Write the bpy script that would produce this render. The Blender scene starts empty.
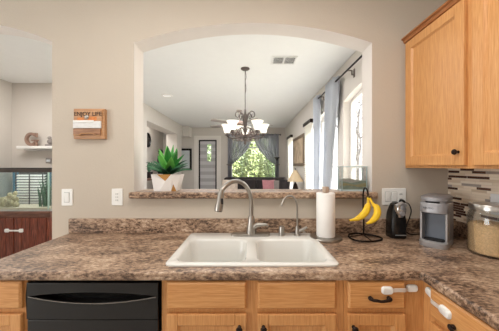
import bpy, bmesh, math, random
from mathutils import Vector, Matrix
from math import pi, sin, cos, radians
random.seed(11)
S = bpy.context.scene
COL = S.collection

# ------------------------------------------------------------------ camera, world, sun, exposure
CZ = 1.385
F = 240.0
cam = bpy.data.cameras.new('camera'); camo = bpy.data.objects.new('camera', cam); COL.objects.link(camo)
cam.sensor_width = 36; cam.lens = 36*F/499; cam.clip_start = .05; cam.clip_end = 200
cam.shift_y = 0.5/499
camo.location = (0, 0, CZ); camo.rotation_euler = (pi/2, 0, 0)
S.camera = camo

W = bpy.data.worlds.new('world'); S.world = W; W.use_nodes = True
nt = W.node_tree; bg = nt.nodes['Background']
tc = nt.nodes.new('ShaderNodeTexCoord'); sx = nt.nodes.new('ShaderNodeSeparateXYZ')
rp = nt.nodes.new('ShaderNodeValToRGB')
nt.links.new(tc.outputs['Generated'], sx.inputs[0]); nt.links.new(sx.outputs['Z'], rp.inputs[0]); nt.links.new(rp.outputs[0], bg.inputs[0])
rp.color_ramp.elements[0].color = (1, .99, .96, 1); rp.color_ramp.elements[1].color = (.80, .89, 1, 1)
bg.inputs[1].default_value = 3.2

def area(name, loc, rot, sx_, sy_, power, color=(1, .95, .88)):
    l = bpy.data.lights.new(name, 'AREA'); l.shape = 'RECTANGLE'; l.size = sx_; l.size_y = sy_; l.energy = power; l.color = color
    o = bpy.data.objects.new(name, l); COL.objects.link(o); o.location = loc; o.rotation_euler = rot
    return o
area('kitchen_top_fill', (-.2, .65, 2.70), (0, 0, 0), 1.8, .8, 30, (1, .97, .93))  # added fill over the counter, an unseen source
area('kitchen_back_fill', (-.3, -2.15, 1.85), (pi/2, 0, 0), 3.0, 1.5, 9, (.97, .98, 1))  # soft fill added behind the camera; no window in that wall
area('kitchen_left_fill', (-4.6, -1.1, 1.6), (pi/2, 0, radians(-64)), 2.2, 1.7, 95, (.98, .99, 1))  # unseen side fill, added to brighten the upper cabinet fronts
area('living_top_fill', (-.4, 4.6, 2.70), (0, 0, 0), 2.0, 3.4, 62, (.98, .99, 1))  # broad fill added to lift the living room
area('far_hall_fill', (-2.83, 6.2, 2.70), (0, 0, 0), 0.3, 1.6, 26, (1, .97, .94))  # put in to brighten the hall behind the cased opening
area('nook_top_fill', (-3.0, 2.7, 2.70), (0, 0, 0), .8, .8, 26, (1, .97, .94))  # extra unseen light for the aquarium nook
sun = bpy.data.lights.new('sun', 'SUN'); sun.energy = 48; sun.angle = .02; sun.color = (.96, .98, 1)
so = bpy.data.objects.new('sun', sun); COL.objects.link(so); so.rotation_euler = (0, radians(42), radians(-8))

V = S.view_settings
V.view_transform = 'Standard'; V.look = 'None'; V.gamma = 1; V.use_curve_mapping = False
V.exposure = -0.12

# ------------------------------------------------------------------ materials
def lin(c):
    f = lambda v: v/12.92 if v <= .04045 else ((v+.055)/1.055)**2.4
    return tuple(f(x/255.) for x in c) + (1,)
def _new(name):
    m = bpy.data.materials.new(name); m.use_nodes = True
    return m, m.node_tree.nodes, m.node_tree.links, m.node_tree.nodes['Principled BSDF']
def P(name, rgb, rough=.5, metal=0, var=0, scale=8, bump=0, bscale=60, emit=0, spec=None, coat=0):
    m, N, L, b = _new(name)
    b.inputs['Base Color'].default_value = lin(rgb); b.inputs['Roughness'].default_value = rough; b.inputs['Metallic'].default_value = metal
    if spec is not None: b.inputs['Specular IOR Level'].default_value = spec
    if coat: b.inputs['Coat Weight'].default_value = coat
    t = N.new('ShaderNodeTexCoord')
    n = N.new('ShaderNodeTexNoise'); n.inputs['Scale'].default_value = scale; n.inputs['Detail'].default_value = 4
    L.new(t.outputs['Object'], n.inputs['Vector'])
    mx = N.new('ShaderNodeMixRGB'); mx.blend_type = 'MIX'
    lo = tuple(max(0, c*(1-var)) for c in rgb); hi = tuple(min(255, c*(1+var)) for c in rgb)
    mx.inputs[1].default_value = lin(lo); mx.inputs[2].default_value = lin(hi)
    L.new(n.outputs[0], mx.inputs[0]); L.new(mx.outputs[0], b.inputs['Base Color'])
    if emit:
        b.inputs['Emission Color'].default_value = lin(rgb); b.inputs['Emission Strength'].default_value = emit
    if bump:
        n2 = N.new('ShaderNodeTexNoise'); n2.inputs['Scale'].default_value = bscale; n2.inputs['Detail'].default_value = 3
        L.new(t.outputs['Object'], n2.inputs['Vector'])
        bp = N.new('ShaderNodeBump'); bp.inputs['Strength'].default_value = bump; bp.inputs['Distance'].default_value = .004
        L.new(n2.outputs[0], bp.inputs['Height']); L.new(bp.outputs[0], b.inputs['Normal'])
    return m
def wood(name, cols, stretch, rough=.42, scale=14, bump=.08):
    m, N, L, b = _new(name); b.inputs['Roughness'].default_value = rough
    t = N.new('ShaderNodeTexCoord'); mp = N.new('ShaderNodeMapping'); mp.inputs['Scale'].default_value = stretch
    L.new(t.outputs['Object'], mp.inputs[0])
    n = N.new('ShaderNodeTexNoise'); n.inputs['Scale'].default_value = scale; n.inputs['Detail'].default_value = 6; n.inputs['Distortion'].default_value = .6
    L.new(mp.outputs[0], n.inputs['Vector'])
    r = N.new('ShaderNodeValToRGB'); e = r.color_ramp.elements
    e[0].position = .3; e[0].color = lin(cols[0]); e[1].position = .72; e[1].color = lin(cols[2])
    k = e.new(.5); k.color = lin(cols[1])
    L.new(n.outputs[0], r.inputs[0]); L.new(r.outputs[0], b.inputs['Base Color'])
    bp = N.new('ShaderNodeBump'); bp.inputs['Strength'].default_value = bump; bp.inputs['Distance'].default_value = .002
    L.new(n.outputs[0], bp.inputs['Height']); L.new(bp.outputs[0], b.inputs['Normal'])
    return m
def laminate():
    m, N, L, b = _new('granite_laminate'); b.inputs['Roughness'].default_value = .38
    t = N.new('ShaderNodeTexCoord'); mp = N.new('ShaderNodeMapping'); mp.inputs['Scale'].default_value = (.5, 1, 1)
    mp.inputs['Rotation'].default_value = (.0, .0, .25)
    L.new(t.outputs['Object'], mp.inputs[0])
    n = N.new('ShaderNodeTexNoise'); n.inputs['Scale'].default_value = 74; n.inputs['Detail'].default_value = 7; n.inputs['Roughness'].default_value = .75
    n2 = N.new('ShaderNodeTexNoise'); n2.inputs['Scale'].default_value = 9; n2.inputs['Detail'].default_value = 3
    L.new(mp.outputs[0], n.inputs['Vector']); L.new(mp.outputs[0], n2.inputs['Vector'])
    mx = N.new('ShaderNodeMath'); mx.operation = 'MULTIPLY_ADD'; mx.inputs[1].default_value = .35
    ad = N.new('ShaderNodeMath'); ad.operation = 'MULTIPLY_ADD'; ad.inputs[1].default_value = .75
    L.new(n2.outputs[0], mx.inputs[0]); mx.inputs[2].default_value = -.05
    L.new(n.outputs[0], ad.inputs[0]); L.new(mx.outputs[0], ad.inputs[2])
    r = N.new('ShaderNodeValToRGB'); e = r.color_ramp.elements
    e[0].position = .38; e[0].color = lin((54, 40, 33)); e[1].position = .68; e[1].color = lin((224, 206, 186))
    for p, c in ((.44, (98, 77, 61)), (.50, (150, 122, 100)), (.57, (184, 157, 131))):
        k = e.new(p); k.color = lin(c)
    L.new(ad.outputs[0], r.inputs[0]); L.new(r.outputs[0], b.inputs['Base Color'])
    return m
def mosaic():
    m, N, L, b = _new('linear_mosaic_tile'); b.inputs['Roughness'].default_value = .2
    t = N.new('ShaderNodeTexCoord'); s = N.new('ShaderNodeSeparateXYZ'); L.new(t.outputs['Object'], s.inputs[0])
    def M(op, a, bb=None, c=None):
        n = N.new('ShaderNodeMath'); n.operation = op
        for i, v in enumerate((a, bb, c)):
            if v is None: continue
            if isinstance(v, (int, float)): n.inputs[i].default_value = v
            else: L.new(v, n.inputs[i])
        return n.outputs[0]
    def WN(x, y):
        cb = N.new('ShaderNodeCombineXYZ')
        for i, v in enumerate((x, y)):
            if isinstance(v, (int, float)): cb.inputs[i].default_value = v
            else: L.new(v, cb.inputs[i])
        w = N.new('ShaderNodeTexWhiteNoise'); w.noise_dimensions = '2D'; L.new(cb.outputs[0], w.inputs['Vector'])
        return w.outputs['Value']
    z = M('DIVIDE', s.outputs['Z'], .0165)
    row = M('FLOOR', z)
    off = M('MULTIPLY', WN(row, 3.7), 7.0)
    ln = M('MULTIPLY_ADD', WN(row, 9.1), .07, .085)
    q = M('ADD', M('DIVIDE', s.outputs['Y'], ln), off)
    cell = M('FLOOR', q)
    rnd = WN(row, cell)
    r = N.new('ShaderNodeValToRGB'); r.color_ramp.interpolation = 'CONSTANT'; e = r.color_ramp.elements
    e[0].position = 0; e[0].color = lin((240, 224, 204)); e[1].position = .88; e[1].color = lin((168, 158, 150))
    for p, c in ((.22, (226, 208, 184)), (.40, (246, 234, 216)), (.58, (74, 46, 38)), (.72, (214, 194, 168)), (.80, (96, 66, 54)), (.94, (236, 220, 198))):
        k = e.new(p); k.color = lin(c)
    L.new(rnd, r.inputs[0])
    fz = M('FRACT', z); fq = M('FRACT', q)
    g = M('MAXIMUM', M('LESS_THAN', fz, .10), M('LESS_THAN', fq, .02))
    mx = N.new('ShaderNodeMixRGB'); L.new(g, mx.inputs[0]); L.new(r.outputs[0], mx.inputs[1]); mx.inputs[2].default_value = lin((222, 206, 188))
    L.new(mx.outputs[0], b.inputs['Base Color'])
    return m
def clear_glass(name, tint=(1, 1, 1), gloss=.08):
    m = bpy.data.materials.new(name); m.use_nodes = True; N = m.node_tree.nodes; L = m.node_tree.links
    for n in list(N): N.remove(n)
    o = N.new('ShaderNodeOutputMaterial'); t = N.new('ShaderNodeBsdfTransparent'); g = N.new('ShaderNodeBsdfGlossy'); mx = N.new('ShaderNodeMixShader')
    lw = N.new('ShaderNodeLayerWeight'); lw.inputs[0].default_value = .25
    mm = N.new('ShaderNodeMath'); mm.operation = 'MULTIPLY_ADD'; mm.inputs[1].default_value = .5; mm.inputs[2].default_value = gloss*.4
    L.new(lw.outputs['Fresnel'], mm.inputs[0]); L.new(mm.outputs[0], mx.inputs[0])
    t.inputs[0].default_value = (*tint, 1); g.inputs['Roughness'].default_value = .03
    L.new(t.outputs[0], mx.inputs[1]); L.new(g.outputs[0], mx.inputs[2]); L.new(mx.outputs[0], o.inputs[0])
    return m
def sheer(name, rgb, alpha):
    m = bpy.data.materials.new(name); m.use_nodes = True; N = m.node_tree.nodes; L = m.node_tree.links
    for n in list(N): N.remove(n)
    o = N.new('ShaderNodeOutputMaterial'); t = N.new('ShaderNodeBsdfTransparent'); d = N.new('ShaderNodeBsdfDiffuse'); tl = N.new('ShaderNodeBsdfTranslucent')
    a = N.new('ShaderNodeMixShader'); mx = N.new('ShaderNodeMixShader')
    d.inputs[0].default_value = lin(rgb); tl.inputs[0].default_value = lin(rgb); a.inputs[0].default_value = .5
    n = N.new('ShaderNodeTexNoise'); n.inputs['Scale'].default_value = 25
    mm = N.new('ShaderNodeMath'); mm.operation = 'MULTIPLY_ADD'; mm.inputs[1].default_value = .25; mm.inputs[2].default_value = alpha-.12
    L.new(n.outputs[0], mm.inputs[0]); L.new(mm.outputs[0], mx.inputs[0])
    L.new(d.outputs[0], a.inputs[1]); L.new(tl.outputs[0], a.inputs[2]); L.new(t.outputs[0], mx.inputs[1]); L.new(a.outputs[0], mx.inputs[2]); L.new(mx.outputs[0], o.inputs[0])
    return m
def cloth_tl(name, rgb, amt):
    m, N, L, b = _new(name); b.inputs['Base Color'].default_value = lin(rgb); b.inputs['Roughness'].default_value = .9
    o = N['Material Output']; tl = N.new('ShaderNodeBsdfTranslucent'); mx = N.new('ShaderNodeMixShader')
    n = N.new('ShaderNodeTexNoise'); n.inputs['Scale'].default_value = 30
    mc = N.new('ShaderNodeMixRGB'); mc.inputs[1].default_value = lin(tuple(c*.95 for c in rgb)); mc.inputs[2].default_value = lin(rgb)
    L.new(n.outputs[0], mc.inputs[0]); L.new(mc.outputs[0], b.inputs['Base Color'])
    tl.inputs[0].default_value = lin(rgb); mx.inputs[0].default_value = amt
    L.new(b.outputs[0], mx.inputs[1]); L.new(tl.outputs[0], mx.inputs[2]); L.new(mx.outputs[0], o.inputs[0])
    return m

M = {}
M['wall'] = P('kitchen_wall_paint', (198, 187, 172), .85, var=.02, scale=3, bump=.25, bscale=90)
M['cream'] = P('living_wall_paint', (212, 205, 197), .85, var=.015, scale=3, bump=.15, bscale=90)
M['reveal'] = P('pale_reveal', (222, 215, 208), .8, var=.01)  # paler tone for the sides of wall and window openings
M['ceil'] = P('ceiling_paint', (231, 231, 229), .9, var=.01, bump=.15, bscale=70)
M['floor'] = P('floor_tile', (196, 192, 186), .5, var=.08, scale=4)
M['ground'] = P('patio_ground', (168, 164, 150), .9, var=.1, scale=2)
OAK = ((194, 134, 78), (208, 150, 92), (220, 166, 108))
M['oak'] = wood('oak_vertical', OAK, (16, 16, .7))
M['oakx'] = wood('oak_horizontal', OAK, (.7, 16, 16))
M['oaky'] = wood('oak_lengthwise', OAK, (16, .7, 16))
M['oakd'] = wood('oak_crown_dark', ((150, 92, 48), (164, 104, 58), (178, 118, 70)), (9, .55, 9))  # darker oak for the crown trim
M['lam'] = laminate()
M['tile'] = mosaic()
M['white'] = P('white_plastic', (238, 238, 234), .4)
M['whitetrim'] = P('white_trim', (235, 233, 229), .5)
M['sink'] = P('white_cast_sink', (224, 223, 217), .22, var=.01, coat=.4)
M['nickel'] = P('brushed_nickel', (168, 163, 156), .34, 1, var=.04, scale=40)
M['chrome'] = P('chrome', (220, 220, 220), .12, 1)
M['steel'] = P('lid_steel', (190, 186, 180), .28, 1, var=.05, scale=30)
M['bronze'] = P('dark_bronze', (46, 34, 28), .42, .7, var=.1)
M['black'] = P('black_gloss', (16, 15, 15), .22, var=.1)
M['blackm'] = P('black_matt', (26, 24, 24), .6, var=.1)
M['dwblack'] = P('dishwasher_black', (17, 14, 13), .28, var=.08)
M['wire'] = P('black_wire', (30, 25, 22), .45, .6)
M['paper'] = P('paper_towel', (246, 244, 240), .95, var=.01, bump=.5, bscale=220)
M['pinkwood'] = wood('pale_wood', ((158, 134, 116), (176, 154, 134), (192, 172, 152)), (8, 8, .6))
M['banana'] = P('banana_skin', (240, 196, 40), .45, var=.08, scale=18)
M['bananatip'] = P('banana_tip', (96, 76, 34), .7, var=.1)
M['silver'] = P('silver_plastic', (146, 144, 146), .35, .35, var=.03)
M['silverlight'] = P('silver_light', (165, 163, 163), .3, .4)
M['greyin'] = P('grey_recess', (104, 110, 120), .4, var=.05)
M['ink'] = P('dark_grey_ink', (70, 70, 74), .5)
M['glass'] = clear_glass('window_glass')
M['jarglass'] = clear_glass('jar_glass', (.99, .995, .99), .08)
M['tankglass'] = clear_glass('tank_glass', (.95, .99, .985), .12)
M['oats'] = P('oat_flakes', (212, 178, 134), .9, var=.18, scale=130, bump=1, bscale=150)
M['signwood'] = wood('sign_wood', ((164, 118, 78), (188, 140, 98), (206, 162, 120)), (.6, 9, 9))
M['signdark'] = wood('sign_brown', ((120, 82, 54), (150, 106, 72), (176, 130, 94)), (.6, 9, 9))
M['orange'] = P('orange_paint', (206, 128, 66), .6, var=.2, scale=40)
M['card'] = P('white_card', (226, 226, 224), .8, var=.06, scale=30)
M['potwhite'] = P('white_glazed', (238, 234, 230), .35, var=.01)
M['gold'] = P('gold_facet', (190, 140, 78), .4, .35, var=.06)
M['soil'] = P('soil', (58, 42, 30), .95, var=.3, scale=60)
M['leaf'] = P('bright_leaf', (70, 160, 62), .5, var=.22, scale=14)
M['leafd'] = P('dark_leaf', (40, 84, 58), .45, var=.25, scale=16)
M['leafb'] = P('bright_leaf_pale', (112, 190, 88), .5, var=.2, scale=14)
M['leafc'] = P('bright_leaf_deep', (44, 122, 48), .5, var=.2, scale=14)
M['leafe'] = P('dark_leaf_pale', (72, 116, 84), .45, var=.2, scale=16)
M['fern'] = P('fern_leaf', (96, 134, 108), .6, var=.2)
M['bush'] = P('bush_leaf', (124, 136, 80), .6, var=.2, scale=6)
M['bush2'] = P('bush_leaf_deep', (92, 108, 64), .6, var=.2, scale=6)
M['bark'] = P('bark', (84, 80, 78), .9, var=.2)
M['sheer'] = sheer('grey_sheer', (172, 172, 180), .74)
M['curtain'] = cloth_tl('blue_grey_curtain', (206, 210, 217), .25)
M['rod'] = P('rod_iron', (40, 36, 36), .5, .5)
M['bracket'] = P('bracket_bronze', (120, 108, 98), .5, .6)
M['slat'] = cloth_tl('blind_slat', (240, 238, 232), .35)
M['darkwood'] = wood('dark_walnut', ((64, 28, 20), (112, 54, 38), (156, 84, 60)), (9, 9, .5), .3)
M['darkwoodx'] = wood('dark_walnut_lengthwise', ((72, 44, 36), (106, 70, 56), (140, 100, 84)), (.5, 9, 9), .35)
M['sofa'] = P('charcoal_fabric', (52, 46, 46), .9, var=.15, scale=30, bump=.4, bscale=150)
M['pink'] = P('dusty_pink', (190, 132, 138), .9, var=.12, scale=30)
M['greyf'] = P('grey_fabric', (140, 132, 128), .9, var=.12, scale=30)
M['beige'] = P('taupe_fabric', (206, 190, 176), .9, var=.12, scale=30)
M['shade'] = cloth_tl('lamp_shade', (232, 212, 180), .4)
M['frost'] = P('frosted_glass', (255, 250, 238), .5, emit=.75)
M['chand'] = P('aged_bronze', (96, 86, 82), .45, .5, var=.15, scale=60)
M['beads'] = P('bronze_beads', (120, 102, 96), .35, .4, var=.2, scale=40)
M['can'] = P('can_lens', (255, 253, 248), .5, emit=.35)  # unlit lens; its brightness is put in as faint emission
M['fanmotor'] = P('copper_motor', (150, 126, 114), .4, .5)
M['fanblade'] = P('fan_blade', (160, 150, 142), .5, var=.1)
M['water'] = P('tank_backdrop', (48, 110, 134), .7, var=.4, scale=9)
M['coral'] = P('coral_rock', (160, 150, 118), .9, var=.5, scale=45, bump=1, bscale=60)
M['weed'] = P('water_weed', (44, 92, 62), .6, var=.3)
M['sand'] = P('sand', (196, 184, 160), .95, var=.15, scale=90)
M['doorwhite'] = P('door_white', (232, 226, 220), .5)
M['bandblind'] = cloth_tl('banded_shade', (214, 211, 213), .45)
M['bronzetext'] = P('sign_ink', (44, 34, 30), .7)
M['letter'] = P('letter_brown', (150, 120, 104), .6, var=.1)
M['letterw'] = P('letter_white', (225, 215, 208), .6)
M['olive'] = P('olive_sand', (152, 148, 112), .95, var=.12, scale=60)
M['tealsand'] = P('teal_sand', (130, 146, 134), .95, var=.12, scale=60)
M['teal'] = P('teal_edge', (186, 204, 206), .25, var=.05)
M['dirtgrey'] = P('pebble_grey', (168, 170, 166), .9, var=.2, scale=60)
M['stripe'] = P('cream_stripe', (206, 198, 190), .9)
M['canvas'] = P('painting_canvas', (172, 152, 130), .8, var=.35, scale=7)
M['mirror'] = P('pale_print', (206, 212, 214), .35, var=.05)
M['vent'] = P('vent_white', (226, 225, 222), .5)
M['ventd'] = P('vent_dark', (60, 60, 60), .8)
M['strap'] = P('grey_strap', (214, 204, 194), .5)

# ------------------------------------------------------------------ mesh helpers
def B(): return bmesh.new()
def box(bm, x0, x1, y0, y1, z0, z1, mi=0):
    vs = [bm.verts.new((x, y, z)) for z in (z0, z1) for y in (y0, y1) for x in (x0, x1)]
    for q in ((0, 2, 3, 1), (4, 5, 7, 6), (0, 1, 5, 4), (2, 6, 7, 3), (0, 4, 6, 2), (1, 3, 7, 5)):
        f = bm.faces.new([vs[i] for i in q]); f.material_index = mi
    return vs
def rot(vs, c, ang, axis='Z'):
    m = Matrix.Translation(c) @ Matrix.Rotation(ang, 4, axis) @ Matrix.Translation(-Vector(c))
    for v in vs: v.co = m @ v.co
def lathe(bm, prof, c=(0, 0, 0), seg=24, axis='Z', mi=0, sq=(1, 1)):
    rings = []; vs = []
    for r, z in prof:
        ring = []
        for k in range(seg):
            a = 2*pi*k/seg
            p = (r*cos(a)*sq[0], r*sin(a)*sq[1], z)
            if axis == 'Y': p = (p[0], -p[2], p[1])
            if axis == 'X': p = (p[2], p[0], p[1])
            ring.append(bm.verts.new((c[0]+p[0], c[1]+p[1], c[2]+p[2])))
        rings.append(ring); vs += ring
    for a, b in zip(rings, rings[1:]):
        for k in range(seg):
            f = bm.faces.new((a[k], a[(k+1) % seg], b[(k+1) % seg], b[k])); f.material_index = mi
    if prof[0][0] > 1e-6: bm.faces.new(rings[0][::-1]).material_index = mi
    if prof[-1][0] > 1e-6: bm.faces.new(rings[-1]).material_index = mi
    return vs
def cyl(bm, c, r, h, seg=20, axis='Z', mi=0):
    return lathe(bm, [(r, 0), (r, h)], c, seg, axis, mi)
def tube(bm, pts, rad, seg=10, closed=False, mi=0):
    pts = [Vector(p) for p in pts]; n = len(pts)
    R = rad if isinstance(rad, (list, tuple)) else [rad]*n
    rings = []; prev = None; vs = []
    for i, p in enumerate(pts):
        if closed: t = (pts[(i+1) % n]-pts[i-1]).normalized()
        else: t = (pts[min(i+1, n-1)]-pts[max(i-1, 0)]).normalized()
        if prev is None:
            up = Vector((0, 0, 1)) if abs(t.z) < .9 else Vector((0, 1, 0))
            u = t.cross(up).normalized()
        else:
            u = (prev - t*prev.dot(t)).normalized()
        prev = u; w = t.cross(u)
        ring = [bm.verts.new(p+R[i]*(cos(2*pi*k/seg)*u+sin(2*pi*k/seg)*w)) for k in range(seg)]
        rings.append(ring); vs += ring
    m = n if closed else n-1
    for i in range(m):
        a, b = rings[i], rings[(i+1) % n]
        for k in range(seg):
            f = bm.faces.new((a[k], a[(k+1) % seg], b[(k+1) % seg], b[k])); f.material_index = mi
    if not closed:
        bm.faces.new(rings[0][::-1]).material_index = mi; bm.faces.new(rings[-1]).material_index = mi
    return vs
def smoothpts(ctrl, n=8):
    c = [Vector(p) for p in ctrl]; out = []
    for i in range(len(c)-1):
        p0, p1, p2, p3 = c[max(i-1, 0)], c[i], c[i+1], c[min(i+2, len(c)-1)]
        for k in range(n):
            t = k/n
            out.append(.5*((2*p1)+(p2-p0)*t+(2*p0-5*p1+4*p2-p3)*t*t+(3*p1-p0-3*p2+p3)*t**3))
    out.append(c[-1]); return out
def interp(vals, n):
    out = []
    for i in range(n):
        t = i/(n-1)*(len(vals)-1); k = min(int(t), len(vals)-2); f = t-k
        out.append(vals[k]*(1-f)+vals[k+1]*f)
    return out
def ball(bm, c, r, seg=16, rings=10, sc=(1, 1, 1), mi=0):
    vs = lathe(bm, [(max(1e-4, r*sin(pi*i/rings)), -r*cos(pi*i/rings)) for i in range(rings+1)], (0, 0, 0), seg, 'Z', mi)
    for v in vs: v.co = Vector((v.co.x*sc[0]+c[0], v.co.y*sc[1]+c[1], v.co.z*sc[2]+c[2]))
    return vs
def prism(bm, loops, y0, y1, axis='Y', mi=0):
    """polygon with holes, filled in a plane and extruded; loops are (a, b) pairs"""
    es = []
    def mk(a, b, t):
        return {'Y': (a, t, b), 'X': (t, a, b), 'Z': (a, b, t)}[axis]
    tmp = bmesh.new()
    for lp in loops:
        vs = [tmp.verts.new(mk(a, b, y0)) for a, b in lp]
        es += [tmp.edges.new((vs[i], vs[(i+1) % len(vs)])) for i in range(len(vs))]
    bmesh.ops.triangle_fill(tmp, use_beauty=True, use_dissolve=False, edges=es)
    fs = list(tmp.faces)
    r = bmesh.ops.extrude_face_region(tmp, geom=fs)
    d = {'Y': Vector((0, y1-y0, 0)), 'X': Vector((y1-y0, 0, 0)), 'Z': Vector((0, 0, y1-y0))}[axis]
    bmesh.ops.translate(tmp, vec=d, verts=[g for g in r['geom'] if isinstance(g, bmesh.types.BMVert)])
    bmesh.ops.recalc_face_normals(tmp, faces=list(tmp.faces))
    mp = {v: bm.verts.new(v.co) for v in tmp.verts}
    out = []
    for f in tmp.faces:
        g = bm.faces.new([mp[v] for v in f.verts]); g.material_index = mi; out.append(g)
    tmp.free(); return out
def rrect(x0, x1, y0, y1, r, n=6):
    out = []
    for cx, cy, a0 in ((x1-r, y1-r, 0), (x0+r, y1-r, pi/2), (x0+r, y0+r, pi), (x1-r, y0+r, 3*pi/2)):
        for k in range(n+1):
            a = a0+pi/2*k/n; out.append((cx+r*cos(a), cy+r*sin(a)))
    return out
def skin_loops(bm, loops, cap0=False, cap1=False, mi=0):
    R = [[bm.verts.new(p) for p in lp] for lp in loops]
    n = len(R[0])
    for a, b in zip(R, R[1:]):
        for k in range(n):
            bm.faces.new((a[k], a[(k+1) % n], b[(k+1) % n], b[k])).material_index = mi
    if cap0: bm.faces.new(R[0][::-1]).material_index = mi
    if cap1: bm.faces.new(R[-1]).material_index = mi

def obj(name, bm, mats, parent=None, smooth=False, bevel=0, seg=2, ang=35, solid=0, local=False):
    if parent is not None and not local:
        bmesh.ops.translate(bm, vec=-parent_world(parent), verts=list(bm.verts))
    bmesh.ops.recalc_face_normals(bm, faces=list(bm.faces))
    me = bpy.data.meshes.new(name); bm.to_mesh(me); bm.free()
    for m in (mats if isinstance(mats, (list, tuple)) else [mats]): me.materials.append(m)
    o = bpy.data.objects.new(name, me); COL.objects.link(o)
    if smooth:
        me.polygons.foreach_set('use_smooth', [True]*len(me.polygons))
        try: me.set_sharp_from_angle(angle=radians(45))
        except Exception: pass
    if solid:
        s = o.modifiers.new('thickness', 'SOLIDIFY'); s.thickness = solid; s.offset = 0
    if bevel:
        b = o.modifiers.new('bevel', 'BEVEL'); b.width = bevel; b.segments = seg; b.limit_method = 'ANGLE'; b.angle_limit = radians(ang)
    if parent is not None: o.parent = parent
    return o
def parent_world(o):
    p = Vector((0, 0, 0))
    while o is not None:
        p += o.location; o = o.parent
    return p
def tag(o, label, cat, group=None, kind=None):
    o['label'] = label; o['category'] = cat
    if group: o['group'] = group
    if kind: o['kind'] = kind
    return o
def thing(name, label, cat, loc=(0, 0, 0), rz=0, group=None):
    o = bpy.data.objects.new(name, None); COL.objects.link(o); o.location = loc; o.rotation_euler = (0, 0, rz)
    o.empty_display_size = .05
    return tag(o, label, cat, group)
def struct(name, bm, mats, label=None, cat=None, **k):
    o = obj(name, bm, mats, None, **k); o['kind'] = 'structure'
    o['label'] = label or name; o['category'] = cat or name.split('_')[0]
    return o
def text(txt, size, depth, loc, rz, mat, name, parent, align='CENTER', sx=1.0, local=False):
    if not local: loc = Vector(loc)-parent_world(parent)
    cu = bpy.data.curves.new(name, 'FONT'); cu.body = txt; cu.size = size; cu.extrude = depth; cu.align_x = align
    t = bpy.data.objects.new('t', cu); COL.objects.link(t)
    bpy.context.view_layer.update()
    me = bpy.data.meshes.new_from_object(t.evaluated_get(bpy.context.evaluated_depsgraph_get()))
    bpy.data.objects.remove(t)
    m = Matrix.Translation(loc) @ Matrix.Rotation(rz, 4, 'Z') @ Matrix.Rotation(pi/2, 4, 'X') @ Matrix.Diagonal((sx, 1, 1, 1))
    me.transform(m); me.materials.clear(); me.materials.append(mat); me.name = name
    o = bpy.data.objects.new(name, me); COL.objects.link(o); o.parent = parent
    return o

# ------------------------------------------------------------------ the setting
D0, D1 = 1.705, 1.855            # faces of the partition between kitchen and living room
HC = 2.74
XR = 1.417                       # kitchen right wall
XL, XRL, DF = -2.26, 1.25, 8.47  # living room left, right, far wall
bm = B(); box(bm, -5.3, 1.6, -2.3, 8.62, -.06, 0)
struct('floor', bm, M['floor'], 'beige tiled floor of kitchen and living room')
bm = B(); box(bm, -5.3, 1.6, -2.3, 8.62, HC, HC+.08)
struct('ceiling', bm, M['ceil'], 'white ceiling over kitchen and living room')
bm = B(); box(bm, -40, 40, -30, 60, -.16, -.08)
struct('ground', bm, M['ground'], 'pale patio ground outside the windows')

def arch(x0, x1, zs, za, n=24):
    """points from x0 to x1 along the arch (shallow segment)"""
    return [(x0+(x1-x0)*k/n, zs+(za-zs)*(1-(2*k/n-1)**2)) for k in range(n+1)]
hole = [(-.82, 1.158)] + [(.87, 1.158)] + arch(.87, -.82, 2.262, 2.402)
outer = [(-5.2, 0), (-2.6, 0)] + arch(-2.6, -1.403, 2.27, 2.405) + [(-1.403, 0), (XR+.1, 0), (XR+.1, HC), (-5.2, HC)]
bm = B(); fs = prism(bm, [outer, hole], D0, D1)
for co, no in (((0, 0, 2.5), (0, 0, 1)), ((0, 0, 2.20), (0, 0, 1)), ((-.9, 0, 0), (1, 0, 0)), ((.95, 0, 0), (1, 0, 0)), ((-1.3, 0, 0), (1, 0, 0)), ((-2.7, 0, 0), (1, 0, 0)), ((0, 0, 1.1), (0, 0, 1)), ((0, 0, 2.43), (0, 0, 1)), ((0, 0, 2.33), (0, 0, 1)), ((-2.0, 0, 0), (1, 0, 0)), ((-2.3, 0, 0), (1, 0, 0)), ((-1.7, 0, 0), (1, 0, 0)), ((-3.9, 0, 0), (1, 0, 0)), ((-.4, 0, 0), (1, 0, 0)), ((.025, 0, 0), (1, 0, 0)), ((.45, 0, 0), (1, 0, 0))):
    bmesh.ops.bisect_plane(bm, geom=list(bm.verts)+list(bm.edges)+list(bm.faces), plane_co=co, plane_no=no)
bm.normal_update()
for f in bm.faces:
    c = f.calc_center_median()
    f.material_index = 0 if c.y < D0+.001 else 1
    if D0+.001 < c.y < D1-.001 and -2.7 < c.x < .95 and c.z < HC-.01: f.material_index = 2
struct('wall_partition', bm, [M['wall'], M['cream'], M['reveal']], 'beige kitchen wall with an arched pass-through and arched doorway', 'wall', bevel=.014, seg=3, ang=50)
bm = B(); box(bm, XR, XR+.1, -2.2, D0, 0, HC)
struct('wall_right', bm, M['wall'], 'beige kitchen wall behind the oak cabinets', 'wall')
bm = B(); box(bm, -5.3, XR+.1, -2.3, -2.2, 0, HC)
struct('wall_back', bm, M['wall'], 'beige kitchen wall behind the viewer', 'wall')
bm = B(); box(bm, -5.3, -5.2, -2.2, 8.62, 0, HC)
struct('wall_left', bm, M['wall'], 'beige outer wall at the left of the house', 'wall')
bm = B(); box(bm, XR-.008, XR, -.6, D0, 1.01, 1.40)
struct('trim_1', bm, M['tile'], 'linear mosaic tile backsplash in cream and brown', 'backsplash')

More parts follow.
